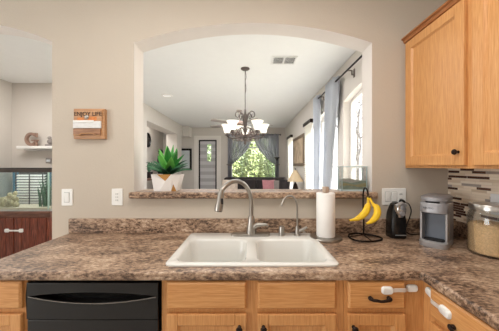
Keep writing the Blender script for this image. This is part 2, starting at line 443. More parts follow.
# living room right wall with windows
def rectl(a0, a1, b0, b1): return [(a0, b0), (a1, b0), (a1, b1), (a0, b1)]
WA = (3.42, 4.45, .55, 2.20, 2.29); WB = (2.12, 3.20, .55, 2.235, 2.315)
WC = (4.72, 5.27, .6, 2.24); WD = (6.95, 7.60, .6, 2.22)
def archl(w): return [(w[0], w[2]), (w[1], w[2])] + arch(w[1], w[0], w[3], w[4])
bm = B(); prism(bm, [rectl(D1, DF, 0, HC), archl(WA), archl(WB), rectl(WC[0], WC[1], WC[2], WC[3]), rectl(WD[0], WD[1], WD[2], WD[3])], XRL, XRL+.15, axis='X')
bm.normal_update()
for f in bm.faces: f.material_index = 0 if abs(f.normal.x) > .5 else 1
struct('wall_east', bm, [M['cream'], M['reveal']], 'cream living room wall with arched windows', 'wall', bevel=.01, seg=2, ang=50)
# far wall with door and window openings
WF = (-.66, .98, .75, 2.40)
DR = (-1.86, -1.10, 0, 2.36)
outer = [(-5.2, 0), (DR[0], 0), (DR[0], DR[3]), (DR[1], DR[3]), (DR[1], 0), (XRL+.15, 0), (XRL+.15, HC), (-5.2, HC)]
bm = B(); prism(bm, [outer, rectl(*WF)], DF, DF+.15)
struct('wall_far', bm, M['cream'], 'cream far wall of the living room', 'wall')
# left partition with header and wide opening
DN = 3.92
bm = B()
prism(bm, [[(DN, 0), (5.30, 0), (5.30, 2.385), (7.50, 2.385), (7.50, 0), (7.98, 0), (7.98, 2.385), (DF, 2.385), (DF, HC), (DN, HC)]], XL-.34, XL, axis='X')
box(bm, XL, -2.03, 8.1, DF, 2.385, HC)
struct('wall_west', bm, M['cream'], 'cream living room wall with wide cased opening and beam', 'wall', bevel=.008, seg=2, ang=50)
bm = B(); box(bm, -5.2, XL-.34, DN, DN+.12, 0, HC)
struct('wall_nook', bm, M['cream'], 'cream wall behind the fish tank', 'wall')
bm = B(); box(bm, -4.0, -3.88, D1, DN, 0, HC)
struct('wall_nook_side', bm, M['cream'], 'cream side wall beyond the arched doorway', 'wall')
bm = B(); box(bm, -3.17, -3.05, DN+.12, DF, 0, HC)
struct('wall_hall', bm, M['cream'], 'cream wall seen through the cased opening', 'wall')
bm = B(); box(bm, -1.10, -.9, DF-.012, DF, 0, .1); box(bm, -.85, XRL, DF-.012, DF, 0, .1); box(bm, XL, -2.0, DF-.012, DF, 0, .1)
struct('baseboard_far', bm, M['whitetrim'], 'white baseboard along the far wall', 'baseboard')

def window_arched(name, w, label):
    o = B()
    a = archl(w); cx = (w[0]+w[1])/2
    i = [(w[0]+.05, w[2]+.05), (w[1]-.05, w[2]+.05)] + arch(w[1]-.05, w[0]+.05, w[3]-.03, w[4]-.05)
    prism(o, [a, i], XRL+.09, XRL+.14, axis='X')
    r = struct(name, o, M['whitetrim'], label, 'window')
    m = B(); box(m, XRL+.1, XRL+.13, cx-.025, cx+.025, w[2]+.04, w[4]-.04); box(m, XRL+.1, XRL+.13, w[0]+.04, w[1]-.04, 1.36, 1.40)
    obj('mullion', m, M['whitetrim'], r)
    g = B(); prism(g, [i], XRL+.112, XRL+.118, axis='X'); obj('pane', g, M['glass'], r)
window_arched('window_1', WB, 'tall arched white window nearest the pass-through')
window_arched('window_2', WA, 'arched white window behind the blue-grey curtains')
def window_rect(name, w, label):
    o = B(); prism(o, [rectl(*w), rectl(w[0]+.04, w[1]-.04, w[2]+.04, w[3]-.04)], XRL+.09, XRL+.14, axis='X')
    r = struct(name, o, M['whitetrim'], label, 'window')
    g = B(); box(g, XRL+.112, XRL+.118, w[0]+.04, w[1]-.04, w[2]+.04, w[3]-.04); obj('pane', g, M['glass'], r)
window_rect('window_3', WC, 'window behind the blind between curtains and painting')
window_rect('window_4', WD, 'window behind the blind in the far corner')
o = B(); prism(o, [rectl(*WF), rectl(WF[0]+.05, WF[1]-.05, WF[2]+.05, WF[3]-.05)], DF+.06, DF+.12)
r = struct('window_5', o, M['whitetrim'], 'wide far window looking onto green shrubs', 'window')
g = B(); box(g, WF[0]+.05, WF[1]-.05, DF+.088, DF+.092, WF[2]+.05, WF[3]-.05); obj('pane', g, M['glass'], r)
m = B(); box(m, WF[0]+.05, WF[1]-.05, DF+.07, DF+.11, 2.02, 2.07); obj('mullion', m, M['whitetrim'], r)

# far glass door with banded shade
dx0, dx1 = DR[0]+.06, DR[1]-.06
o = B(); prism(o, [rectl(dx0, dx1, .01, DR[3]-.05), rectl(dx0+.05, dx1-.05, .2, DR[3]-.10)], DF+.04, DF+.085)
dr = struct('door_1', o, M['blackm'], 'dark framed glass patio door with banded shade', 'door')
g = B(); box(g, dx0+.05, dx1-.05, DF+.06, DF+.066, .2, DR[3]-.10); obj('pane', g, M['glass'], dr)
b_ = B(); z = DR[3]-.09
i = 0
while z > .25:
    box(b_, dx0+.05, dx0+.30 if 1.55 < z < 2.2 else dx1-.20, DF+.045, DF+.05, z-.12, z, i % 2)
    box(b_, dx1-.20, dx1-.05, DF+.045, DF+.05, z-.12, z, i % 2)
    z -= .12; i += 1
obj('banded_shade', b_, [M['bandblind'], cloth_tl('banded_shade_dark', (192, 188, 190), .45)], dr)
h = B(); ball(h, (dx0+.03, DF+.01, 1.0), .03); cyl(h, (dx0+.03, DF+.04, 1.0), .012, .035, axis='Y'); ball(h, (dx0+.03, DF+.02, 1.16), .025)
obj('door_handle', h, M['blackm'], dr, smooth=True)
o = B(); prism(o, [[(DR[0]-.09, 0), (DR[0], 0), (DR[0], DR[3]), (DR[1], DR[3]), (DR[1], 0), (DR[1]+.09, 0), (DR[1]+.09, DR[3]+.09), (DR[0]-.09, DR[3]+.09)]], DF-.025, DF)
struct('trim_2', o, M['doorwhite'], 'pale casing around the far patio door', 'trim')
o = B(); box(o, DR[0], DR[0]+.06, DF, DF+.12, 0, DR[3]); box(o, DR[1]-.06, DR[1], DF, DF+.12, 0, DR[3]); box(o, DR[0], DR[1], DF, DF+.12, DR[3]-.05, DR[3])
struct('trim_3', o, M['doorwhite'], 'pale jamb of the far patio door', 'trim')

# ------------------------------------------------------------------ countertop
CT = .914
XI = .764                         # front edge of the right run
DC = 1.066                        # front edge of the main run
SK = (-.402, .428, 1.122, 1.655)  # sink outer rectangle
ct = thing('countertop', 'brown granite-look laminate countertop holding the white sink', 'countertop', (0, 1.4, CT))
bm = B()
prism(bm, [[(-1.273, DC), (XI, DC), (XI, -.6), (XR, -.6), (XR, D0), (-1.273, D0)], rrect(SK[0]+.02, SK[1]-.02, SK[2]+.012, SK[3]-.02, .03, 4)], CT-.042, CT, axis='Z')
obj('slab', bm, M['lam'], ct, bevel=.013, seg=4, ang=60)
bm = B(); box(bm, -1.273, XR-.02, D0-.02, D0, CT, CT+.1); obj('backsplash', bm, M['lam'], ct, bevel=.004)
bm = B(); box(bm, XR-.02, XR, -.6, D0-.02, CT, CT+.1); obj('backsplash', bm, M['lam'], ct, bevel=.004)
# ledge
bm = B(); prism(bm, [[(-.838, 1.655), (.89, 1.655), (.89, D0-.001), (.867, D0-.001), (.867, 1.895), (-.817, 1.895), (-.817, D0-.001), (-.838, D0-.001)]], 1.1585, 1.203, axis='Z')
tag(obj('bar_ledge', bm, M['lam'], bevel=.014, seg=4), 'brown laminate ledge capping the pass-through opening', 'ledge')

# ------------------------------------------------------------------ sink
sk = thing('sink', 'white double-basin drop-in sink set in the countertop', 'sink', (0.015, 1.395, CT))
bm = B()
ZT = CT+.012
BL = (-.368, -.008, 1.150, 1.515); BR = (.032, .394, 1.150, 1.515)
def L3(r, z): return [(a, b, z) for a, b in r]
o1 = rrect(*SK, .035, 6); o2 = rrect(SK[0]+.006, SK[1]-.006, SK[2]+.006, SK[3]-.006, .03, 6)
skin_loops(bm, [L3(o1, CT+.0005), L3(o1, ZT-.005), L3(o2, ZT)])
tmp = []
bl = rrect(*BL, .06, 6); br = rrect(*BR, .06, 6)
es = []
for lp in (o2, bl, br):
    vs = [bm.verts.new((a, b, ZT)) for a, b in lp]
    es += [bm.edges.new((vs[k], vs[(k+1) % len(vs)])) for k in range(len(vs))]
bmesh.ops.triangle_fill(bm, use_beauty=True, edges=es)
for q in (BL, BR):
    lps = []
    for ins, z, r in ((0, ZT, .06), (.006, ZT-.004, .058), (.012, ZT-.014, .055), (.022, CT-.13, .055), (.034, CT-.165, .055), (.06, CT-.182, .05), (.12, CT-.188, .03)):
        lps.append(L3(rrect(q[0]+ins, q[1]-ins, q[2]+ins, q[3]-ins, r, 6), z))
    skin_loops(bm, lps, cap1=True)
bmesh.ops.remove_doubles(bm, verts=list(bm.verts), dist=.0004)
obj('sink_bowls', bm, M['sink'], sk, smooth=True)
for q in (BL, BR):
    bm = B(); c = ((q[0]+q[1])/2, (q[2]+q[3])/2, CT-.1875)
    lathe(bm, [(.045, 0), (.045, .003), (.036, .004), (.03, .001), (.001, .001)], c, 24)
    obj('drain', bm, M['chrome'], sk, smooth=True)

# ------------------------------------------------------------------ faucets on the sink deck
FY = 1.587
fa = thing('kitchen_faucet', 'brushed nickel gooseneck faucet with pull-down spray head at sink centre', 'faucet', (.012, FY, ZT))
bm = B(); skin_loops(bm, [L3(rrect(-.125, .138, FY-.03, FY+.03, .03, 6), ZT), L3(rrect(-.125, .138, FY-.03, FY+.03, .03, 6), ZT+.012), L3(rrect(-.115, .128, FY-.022, FY+.022, .022, 6), ZT+.018)], cap0=True, cap1=True)
obj('deck_plate', bm, M['nickel'], fa, smooth=True)
bm = B(); lathe(bm, [(.034, .010), (.033, .03), (.029, .06), (.023, .10), (.019, .125), (.016, .13)], (.012, FY, ZT), 24)
obj('base_body', bm, M['nickel'], fa, smooth=True)
dirv = Vector((-.172, -.235, 0)); R2 = dirv.length/2*1.15; dn = dirv.normalized()
pts = [Vector((.012, FY, ZT+.12)), Vector((.012, FY, ZT+.18)), Vector((.012, FY, CT+.22))]
for k in range(1, 25):
    a = pi*k/24*.76
    pts.append(Vector((.012, FY, CT+.22)) + dn*(R2*(1-cos(a))) + Vector((0, 0, R2*.95*sin(a))))
bm = B(); tube(bm, pts, .0135, 14); obj('gooseneck_spout', bm, M['nickel'], fa, smooth=True)
e = pts[-1]; t = (dn*.22+Vector((0, 0, -1))).normalized()
bm = B(); tube(bm, [e-t*.01, e+t*.004, e+t*.006, e+t*.05, e+t*.09, e+t*.112], [.0135, .0145, .017, .0185, .023, .0215], 18)
sp = obj('spray_head', bm, M['nickel'], fa, smooth=True)
bm = B(); tube(bm, [e+t*.112, e+t*.115], [.019, .018], 16); obj('nozzle', bm, M['blackm'], sp, smooth=True)
bm = B(); vs = box(bm, -.007, .007, -.006, .006, -.016, .016); bmesh.ops.translate(bm, vec=e+t*.055+Vector((.014, -.014, 0)), verts=vs); obj('spray_button', bm, M['blackm'], sp, bevel=.003)
bm = B(); tube(bm, smoothpts([(.025, FY-.008, ZT+.055), (.05, FY-.016, ZT+.072), (.08, FY-.022, ZT+.076), (.108, FY-.03, ZT+.078), (.122, FY-.032, ZT+.070)], 5), interp([.020, .016, .012, .009, .007], 21), 12)
obj('lever_handle', bm, M['nickel'], fa, smooth=True)

ff = thing('filter_faucet', 'slim gooseneck water-filter faucet on the sink deck', 'faucet', (.316, FY, ZT))
bm = B(); lathe(bm, [(.022, 0), (.022, .006), (.015, .012), (.0125, .05), (.009, .062)], (.316, FY, ZT), 20); obj('base_body', bm, M['nickel'], ff, smooth=True)
pts = [Vector((.316, FY, ZT+.055)), Vector((.316, FY, CT+.19))]
dv = Vector((-.128, -.13, 0)); r_ = dv.length/2; dn = dv.normalized()
for k in range(1, 21):
    a = pi*k/20*.86
    pts.append(Vector((.316, FY, CT+.19))+dn*r_*(1-cos(a))+Vector((0, 0, r_*sin(a))))
bm = B(); tube(bm, pts, .006, 10); obj('gooseneck_spout', bm, M['nickel'], ff, smooth=True)
bm = B(); tube(bm, [(.33, FY, ZT+.03), (.345, FY-.01, ZT+.04), (.375, FY-.02, ZT+.06)], [.010, .011, .008], 10); tube(bm, [(.345, FY-.01, ZT+.04), (.365, FY-.012, ZT+.022)], [.008, .006], 10)
obj('lever_handle', bm, M['nickel'], ff, smooth=True)
bm = B(); lathe(bm, [(.022, 0), (.022, .004), (.0195, .006), (.019, .055), (.015, .062), (.001, .063)], (.213, FY, ZT), 20)
tag(obj('air_gap_cap', bm, M['nickel'], smooth=True), 'short nickel cap on sink deck between the two faucets', 'cap')

# ------------------------------------------------------------------ base cabinets
FF = 1.09       # face frame plane of the main run
DT = .02
def panel_door(bm, x0, x1, z0, z1, y, frame=.05):
    """recessed-panel door, its front at y-DT"""
    box(bm, x0, x0+frame, y-DT, y, z0, z1); box(bm, x1-frame, x1, y-DT, y, z0, z1)
    box(bm, x0+frame, x1-frame, y-DT, y, z0, z0+frame); box(bm, x0+frame, x1-frame, y-DT, y, z1-frame, z1)
    i = frame
    R = []
    for ins, dep in ((i, .018), (i+.008, .009), (i+.012, .008)):
        R.append([bm.verts.new((a, y-DT+ (DT-dep), b)) for a, b in ((x0+ins, z0+ins), (x1-ins, z0+ins), (x1-ins, z1-ins), (x0+ins, z1-ins))])
    for a, b in zip(R, R[1:]):
        for k in range(4): bm.faces.new((a[k], a[(k+1) % 4], b[(k+1) % 4], b[k]))
    bm.faces.new(R[-1])
def slab_front(bm, x0, x1, z0, z1, y):
    """drawer front with an eased raised edge"""
    lp = []
    for ins, yy in ((0, y), (0, y-.012), (.008, y-DT), (.012, y-DT)):
        lp.append([(x0+ins, yy, z0+ins), (x1-ins, yy, z0+ins), (x1-ins, yy, z1-ins), (x0+ins, yy, z1-ins)])
    skin_loops(bm, lp, cap0=True, cap1=True)
def carcass(bm, x0, x1, y0, y1, rails, stiles):
    """open-topped cabinet box with a face frame"""
    box(bm, x0, x0+.016, y0+.02, y1, .10, CT-.042); box(bm, x1-.016, x1, y0+.02, y1, .10, CT-.042)
    box(bm, x0+.016, x1-.016, y0+.02, y1, .10, .116); box(bm, x0+.016, x1-.016, y1-.01, y1, .116, CT-.042)
    box(bm, x0, x1, y0+.07, y0+.085, 0, .10)
    for a, b in stiles: box(bm, a, b, y0, y0+.02, .10, CT-.042)
    for _, _, c, d in rails:
        for (_, a), (b, _) in zip(stiles, stiles[1:]): box(bm, a, b, y0, y0+.02, c, d)
def knob(parent, x, y, z, r=.0145, axis='Y'):
    bm = B(); lathe(bm, [(.008, 0), (.006, .006), (.005, .012), (r*.8, .016), (r, .022), (r*.8, .028), (.001, .030)], (x, y, z), 18, axis)
    return obj('knob', bm, M['bronze'], parent, smooth=True)
ZD0, ZD1 = .745, .866      # drawer fronts
ZP0, ZP1 = .125, .722      # doors
cb = thing('base_cabinet', 'oak base cabinet left of the dishwasher under counter end', 'cabinet', (-1.13, 1.38, 0))
bm = B(); carcass(bm, -1.25, -1.008, FF, D0-.01, [(-1.25, -1.008, ZD1-.012, CT-.042), (-1.25, -1.008, ZP1-.012, ZD0+.012), (-1.25, -1.008, .10, .14)], [(-1.25, -1.225), (-1.03, -1.008)]); obj('cabinet_body', bm, M['oak'], cb)
bm = B(); slab_front(bm, -1.238, -1.022, ZD0, ZD1, FF); obj('drawer_front', bm, M['oakx'], cb)
bm = B(); panel_door(bm, -1.238, -1.022, ZP0, ZP1, FF); d = obj('door', bm, M['oak'], cb, bevel=.003)
knob(d, -1.22, FF-DT, .68)

sc_ = thing('sink_cabinet', 'oak base cabinet with two false drawer fronts under the sink', 'cabinet', (.02, 1.38, 0))
sx0, sx1 = -.398, .425
bm = B(); carcass(bm, sx0, sx1, FF, D0-.01, [(sx0, sx1, ZD1-.012, CT-.042), (sx0, sx1, ZP1-.012, ZD0+.012), (sx0, sx1, .10, .14)], [(sx0, sx0+.04), (-.03, .05), (sx1-.04, sx1)]); obj('cabinet_body', bm, M['oak'], sc_)
for a, b, kx in ((-.371, -.014, -.045), (.036, .388, .062)):
    bm = B(); slab_front(bm, a, b, ZD0, ZD1, FF); obj('false_drawer_front', bm, M['oakx'], sc_)
    bm = B(); panel_door(bm, a, b, ZP0, ZP1, FF); d = obj('door', bm, M['oak'], sc_, bevel=.003)
    knob(d, kx, FF-DT, .668)

dc = thing('drawer_cabinet', 'oak drawer base cabinet in the counter corner', 'cabinet', (.6, 1.38, 0))
ex0, ex1 = .427, .79
bm = B(); carcass(bm, ex0, ex1, FF, D0-.01, [(ex0, ex1, ZD1-.012, CT-.042), (ex0, ex1, ZP1-.012, ZD0+.012), (ex0, ex1, .10, .14)], [(ex0, ex0+.03), (.685, ex1)]); obj('cabinet_body', bm, M['oak'], dc)
bm = B(); slab_front(bm, .442, .697, ZD0, ZD1, FF); drw = obj('drawer', bm, M['oakx'], dc)
def pull(parent, c, along, out, w=.082):
    """twisted-iron bail pull"""
    c = Vector(c); a = Vector(along); o_ = Vector(out)
    bm = B()
    pts = smoothpts([c-a*w/2, c-a*w/2+o_*.018, c-a*w*.25+o_*.024, c+o_*.025+Vector((0, 0, -.003)), c+a*w*.25+o_*.024, c+a*w/2+o_*.018, c+a*w/2], 5)
    tube(bm, pts, interp([.005, .006, .0065, .0055, .0065, .006, .005], len(pts)), 10)
    for s in (-1, 1): ball(bm, c+a*w/2*s+o_*.004, .010, 12, 8); ball(bm, c+a*w/2*s+o_*.016+Vector((0, 0, .003)), .0085, 12, 8)
    return obj('drawer_pull', bm, M['bronze'], parent, smooth=True)
pull(drw, (.578, FF-DT, .797), (1, 0, 0), (0, -1, 0))
bm = B(); panel_door(bm, .442, .697, ZP0, ZP1, FF); d = obj('door', bm, M['oak'], dc, bevel=.003)
knob(d, .463, FF-DT, .668)

# right run: built along X then turned so that it faces -X
rc = thing('corner_cabinet', 'oak base cabinet along the right wall with long drawer', 'cabinet', (XI+.026+.3, .2, 0))
FR = XI+.026
def trn(bm):   # (x along run, y depth) -> world: depth toward +X, run toward -Y
    for v in bm.verts:
        x, y, z = v.co; v.co = (FR+(y-FF), FF-x, z)
    return bm
bm = B(); carcass(bm, .02, 1.6, FF, FF+.6, [(.02, 1.6, ZD1-.012, CT-.042), (.02, 1.6, ZP1-.012, ZD0+.012), (.02, 1.6, .10, .14)], [(.0005, .075), (.50, .55), (1.55, 1.6)])
obj('cabinet_body', trn(bm), M['oak'], rc)
bm = B(); slab_front(bm, .062, .512, ZD0, ZD1, FF); drw2 = obj('drawer', trn(bm), M['oaky'], rc)
pull(drw2, (FR-DT, .862, .778), (0, 1, 0), (-1, 0, 0))
bm = B(); panel_door(bm, .062, .512, ZP0, ZP1, FF); d = obj('door', trn(bm), M['oak'], rc, bevel=.003)
bm = B(); slab_front(bm, .54, 1.0, ZD0, ZD1, FF); drw3 = obj('drawer', trn(bm), M['oaky'], rc)
bm = B(); panel_door(bm, .54, 1.0, ZP0, ZP1, FF); d = obj('door', trn(bm), M['oak'], rc, bevel=.003)

# ------------------------------------------------------------------ dishwasher
dw = thing('dishwasher', 'black built-in dishwasher between the oak cabinets', 'dishwasher', (-.70, 1.38, 0))
wx0, wx1 = -1.003, -.402
bm = B(); box(bm, wx0+.01, wx1-.01, 1.12, D0-.02, .06, .862); obj('tub_body', bm, M['blackm'], dw)
# control panel with a curved pocket handle
bm = B(); n = 24
yf = 1.072
zt, zb = .862, .795
top = []; bot = []
def lens_hi(x): return .802 if abs(x) >= 1 else .802+.018*(1-x*x)
def lens_lo(x): return .802 if abs(x) >= 1 else .802-.030*(1-x*x)**1.0
xs = [wx0+.006+(wx1-wx0-.012)*k/n for k in range(n+1)]
loop = [(x, lens_hi((x-(wx0+wx1)/2)/.285)) for x in xs if abs((x-(wx0+wx1)/2)/.285) < .99]
lo = [(x, lens_lo((x-(wx0+wx1)/2)/.285)) for x, _ in loop]
cx_ = (wx0+wx1)/2
ring = [(cx_-.285, .802)] + loop + [(cx_+.285, .802)] + lo[::-1]
prism(bm, [rectl(wx0+.006, wx1-.006, .70, zt), ring], yf, yf+.045)
obj('control_panel', bm, M['dwblack'], dw, bevel=.002)
bm = B(); box(bm, wx0+.02, wx1-.02, yf+.045, yf+.05, .70, zt); obj('handle_pocket', bm, M['black'], dw)
bm = B(); tube(bm, [(a, yf-.001, b-.001) for a, b in [(cx_-.285, .802)]+lo+[(cx_+.285, .802)]], .0022, 8); obj('handle_highlight', bm, P('lip_highlight', (150, 146, 142), .15, .8), dw, smooth=True)  # pale tube draws the highlight on the pocket's lower edge
bm = B(); box(bm, wx0+.006, wx1-.006, yf+.002, yf+.045, .12, .697); obj('door', bm, M['dwblack'], dw, bevel=.006)
bm = B(); box(bm, wx0+.006, wx1-.006, yf+.06, yf+.07, .0, .115); obj('kick_plate', bm, M['blackm'], dw)

# ------------------------------------------------------------------ upper cabinets
uc = thing('upper_cabinet', 'oak upper cabinet on the right wall above the coffee maker', 'cabinet', (1.25, .9, 1.37))
UX = 1.108; UZ0, UZ1 = 1.372, 2.262
FRU = UX
def tru(bm):
    for v in bm.verts:
        x, y, z = v.co; v.co = (FRU+y, D0-x, z)
    return bm
bm = B(); L_ = 1.75
box(bm, .0, L_, .019, XR-UX-.002, UZ0+.012, UZ1)
for a, b in ((0, .06), (.475, .545), (1.0, 1.05), (L_-.05, L_)): box(bm, a, b, 0, .019, UZ0, UZ1)
for a, b in ((.06, .475), (.545, 1.0), (1.05, L_-.05)):
    box(bm, a, b, 0, .019, UZ0, UZ0+.045); box(bm, a, b, 0, .019, UZ1-.045, UZ1)
obj('cabinet_body', tru(bm), M['oak'], uc)
bm = B(); lp = []
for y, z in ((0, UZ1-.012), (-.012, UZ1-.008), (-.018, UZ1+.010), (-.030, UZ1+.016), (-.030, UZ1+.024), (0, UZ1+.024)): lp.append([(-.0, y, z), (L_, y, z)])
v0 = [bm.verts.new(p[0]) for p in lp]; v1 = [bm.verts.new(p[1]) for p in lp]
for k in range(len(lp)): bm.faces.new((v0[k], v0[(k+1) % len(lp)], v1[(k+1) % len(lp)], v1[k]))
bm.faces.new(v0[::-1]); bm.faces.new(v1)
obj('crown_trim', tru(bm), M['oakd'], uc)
for a, b in ((.028, .487), (.53, 1.0), (1.03, 1.5)):
    bm = B(); panel_door(bm, a, b, UZ0+.016, UZ1-.022, 0, .058); d = obj('door', tru(bm), M['oak'], uc, bevel=.003)
    if a < .1: knob(d, UX-DT, D0-.455, 1.458, .0155, 'X').rotation_euler = (0, 0, 0)
for o in bpy.data.objects:
    if o.name.startswith('knob') and o.parent and o.parent.parent == uc:
        for v in o.data.vertices:   # knob stands out of the door toward the room
            v.co.x = 2*(UX-DT-parent_world(o.parent).x) - v.co.x

# ------------------------------------------------------------------ things on the counter
pt = thing('paper_towel_holder', 'upright wooden-post paper towel holder with round base by the sink', 'paper towel holder', (.495, 1.56, CT))
bm = B(); lathe(bm, [(.100, 0), (.102, .006), (.100, .014), (.084, .018), (.001, .018)], (.495, 1.56, CT), 36); obj('base', bm, M['nickel'], pt, smooth=True)
bm = B(); cyl(bm, (.495, 1.56, CT+.017), .009, .30, 14); obj('post', bm, M['nickel'], pt, smooth=True)
bm = B(); lathe(bm, [(.012, .298), (.019, .299), (.0205, .303), (.0205, .332), (.018, .337), (.001, .338)], (.495, 1.56, CT), 20); obj('finial_knob', bm, M['pinkwood'], pt, smooth=True)
bm = B(); prof = [(.0205, .0), (.057, .0), (.0585, .003), (.0585, .275), (.057, .278), (.0205, .278), (.0205, .0)]
lathe(bm, prof, (.495, 1.56, CT+.0185), 40)
tag(obj('paper_towel_roll', bm, M['paper'], smooth=True), 'full white paper towel roll standing on the holder', 'paper towel')

bx, by = .747, 1.565
bh = thing('banana_hook', 'black wire banana hanger with oval ring base on counter', 'banana hanger', (bx, by, CT))
bm = B(); pts = []
for k in range(48):
    a = 2*pi*k/48
    r_ = .093*(1+.07*cos(3*a+.6))
    pts.append((bx+r_*cos(a)*1.08, by+r_*sin(a)*.95, CT+.006))
tube(bm, pts, .0055, 8, closed=True)
tube(bm, [(bx-.1, by+.01, CT+.006), (bx+.022, by+.055, CT+.008), (bx+.095, by+.02, CT+.006)], .0035, 8); tube(bm, [(bx+.022, by+.055, CT+.008), (bx+.01, by-.085, CT+.006)], .0035, 8)
obj('ring_base', bm, M['wire'], bh, smooth=True)
bm = B()
pts = smoothpts([(bx+.022, by+.055, CT+.005), (bx+.024, by+.055, CT+.10), (bx+.020, by+.055, CT+.20), (bx+.018, by+.05, CT+.28), (bx+.016, by+.03, CT+.322), (bx+.018, by+.005, CT+.322), (bx+.020, by-.008, CT+.300), (bx+.020, by-.01, CT+.278), (bx+.018, by-.018, CT+.268)], 6)
tube(bm, pts, .0052, 8); obj('hook_stem', bm, M['wire'], bh, smooth=True)
def banana(ctrl, label):
    bm = B(); pts = smoothpts(ctrl, 6); n = len(pts)
    rr = interp([.0075, .009, .016, .022, .0245, .0248, .0235, .018, .010, .006], n)
    tube(bm, pts, rr, 7)
    o = obj('banana', bm, M['banana'], None, smooth=True)
    o.location = pts[0]
    for v in o.data.vertices: v.co -= pts[0]
    tag(o, label, 'banana', 'bananas on the wire hanger')
    s = o.modifiers.new('round', 'SUBSURF'); s.levels = 1; s.render_levels = 1
    bm = B(); tube(bm, [pts[-1]-(pts[-2]-pts[-1])*-.2, pts[-1]+(pts[-1]-pts[-2])*.6], [.0058, .004], 8); obj('banana_tip', bm, M['bananatip'], o, smooth=True)
    bm = B(); tube(bm, [pts[0]+(pts[0]-pts[1])*1.0, pts[0]+(pts[1]-pts[0])*.6], [.0085, .0075], 8); obj('banana_stem', bm, M['bananatip'], o, smooth=True)
yb = by-.022
banana([(bx+.014, yb, CT+.272), (bx+.016, yb-.002, CT+.225), (bx+.010, yb-.008, CT+.215), (bx-.004, yb-.012, CT+.182), (bx-.032, yb-.014, CT+.152), (bx-.070, yb-.014, CT+.132), (bx-.112, yb-.014, CT+.124)], 'left banana curving out toward the paper towel')
banana([(bx+.022, yb-.004, CT+.270), (bx+.042, yb-.014, CT+.224), (bx+.053, yb-.030, CT+.212), (bx+.052, yb-.044, CT+.180), (bx+.036, yb-.050, CT+.150), (bx+.008, yb-.050, CT+.124), (bx-.022, yb-.050, CT+.112)], 'right banana hanging down toward the can opener')

# can opener
co = thing('can_opener', 'black electric can opener with chrome head below the outlet', 'can opener', (.985, 1.60, CT))
X0, Y0 = .975, 1.60
bm = B(); lp = []
for z, hw, hd in ((0, .049, .048), (.006, .051, .052), (.05, .051, .050), (.12, .050, .048), (.16, .046, .044), (.198, .033, .038), (.220, .024, .030), (.230, .012, .02)):
    lp.append(L3(rrect(X0-hw, X0+hw, Y0-hd, Y0+hd, min(hw, hd)*.55, 5), CT+z))
skin_loops(bm, lp, cap0=True, cap1=True); obj('body', bm, M['black'], co, smooth=True)
bm = B(); lp = []
for z, hw, yy in ((.140, .016, .050), (.165, .028, .056), (.195, .032, .056), (.22, .026, .048)):
    lp.append(L3(rrect(X0+.0-hw, X0+.0+hw, Y0-yy-.012, Y0-yy+.03, .012, 4), CT+z))
skin_loops(bm, lp, cap0=True, cap1=True); hd = obj('cutter_head', bm, M['chrome'], co, smooth=True)
bm = B(); cyl(bm, (X0-.002, Y0-.066, CT+.166), .014, .012, 18, 'Y'); obj('cutting_wheel', bm, M['silver'], hd, smooth=True)
bm = B(); tube(bm, [(X0-.03, Y0-.055, CT+.214), (X0+.0, Y0-.060, CT+.232), (X0+.034, Y0-.053, CT+.216)], [.010, .012, .009], 10); obj('lever', bm, M['silverlight'], co, smooth=True)
bm = B(); box(bm, X0-.034, X0+.034, Y0-.0565, Y0-.051, CT+.022, CT+.027); obj('nameplate_strip', bm, P('grey_print', (120, 118, 116), .4), co)
pl = thing('power_cord', 'black power cord plugged into the outlet behind can opener', 'cord', (1.072, 1.69, 1.13))
bm = B(); lathe(bm, [(.016, 0), (.017, .012), (.012, .03), (.007, .04)], (1.072, D0-.008, 1.135), 14, 'Y'); obj('plug', bm, M['black'], pl, smooth=True)
bm = B(); tube(bm, smoothpts([(1.072, D0-.045, 1.133), (1.09, D0-.062, 1.125), (1.108, D0-.06, 1.08), (1.104, D0-.05, 1.03), (1.085, D0-.045, .97), (1.075, D0-.06, CT+.02), (1.10, D0-.075, CT+.006), (1.16, D0-.06, CT+.005), (1.22, D0-.055, CT+.005)], 6), .0035, 8); obj('cable', bm, M['black'], pl, smooth=True)

# coffee maker (local coordinates, front toward -Y)
cm = thing('coffee_maker', 'silver single-serve coffee maker on the counter beneath the upper cabinet', 'coffee maker', (1.137, 1.457, CT), radians(-49))
wd = .066
def CL(hw, y0, y1, r, z): return [(a, b, z) for a, b in rrect(-hw, hw, y0, y1, r, 5)]
bm = B(); skin_loops(bm, [CL(wd, -.115, .10, .03, 0), CL(wd+.002, -.117, .10, .032, .006), CL(wd+.002, -.117, .10, .032, .030), CL(wd-.004, -.110, .10, .03, .036)], cap0=True, cap1=True); obj('base', bm, M['silverlight'], cm, smooth=True, local=True)
bm = B(); skin_loops(bm, [CL(wd-.016, -.098, -.03, .02, .0362), CL(wd-.016, -.098, -.03, .02, .0400)], cap0=True, cap1=True)
obj('drip_tray', bm, M['blackm'], cm, smooth=True, local=True)
bm = B(); skin_loops(bm, [CL(wd, -.015, .102, .02, .034), CL(wd, -.015, .102, .02, .20)], cap0=True, cap1=True); obj('rear_tower', bm, M['silver'], cm, smooth=True, local=True)
bm = B(); box(bm, -wd+.012, wd-.012, -.020, -.0145, .038, .20); obj('recess_back', bm, M['greyin'], cm, local=True)
bm = B()
for s in (-1, 1):
    x = s*(wd-.006); box(bm, x-.006, x+.006, -.085, -.01, .034, .205)
obj('side_rail', bm, M['silverlight'], cm, bevel=.004, local=True)
bm = B(); skin_loops(bm, [CL(wd, -.108, .102, .045, .196), CL(wd+.003, -.113, .102, .047, .200), CL(wd+.003, -.113, .102, .047, .252), CL(wd, -.110, .102, .045, .256)], cap0=True, cap1=True); obj('brew_head', bm, M['silver'], cm, smooth=True, local=True)
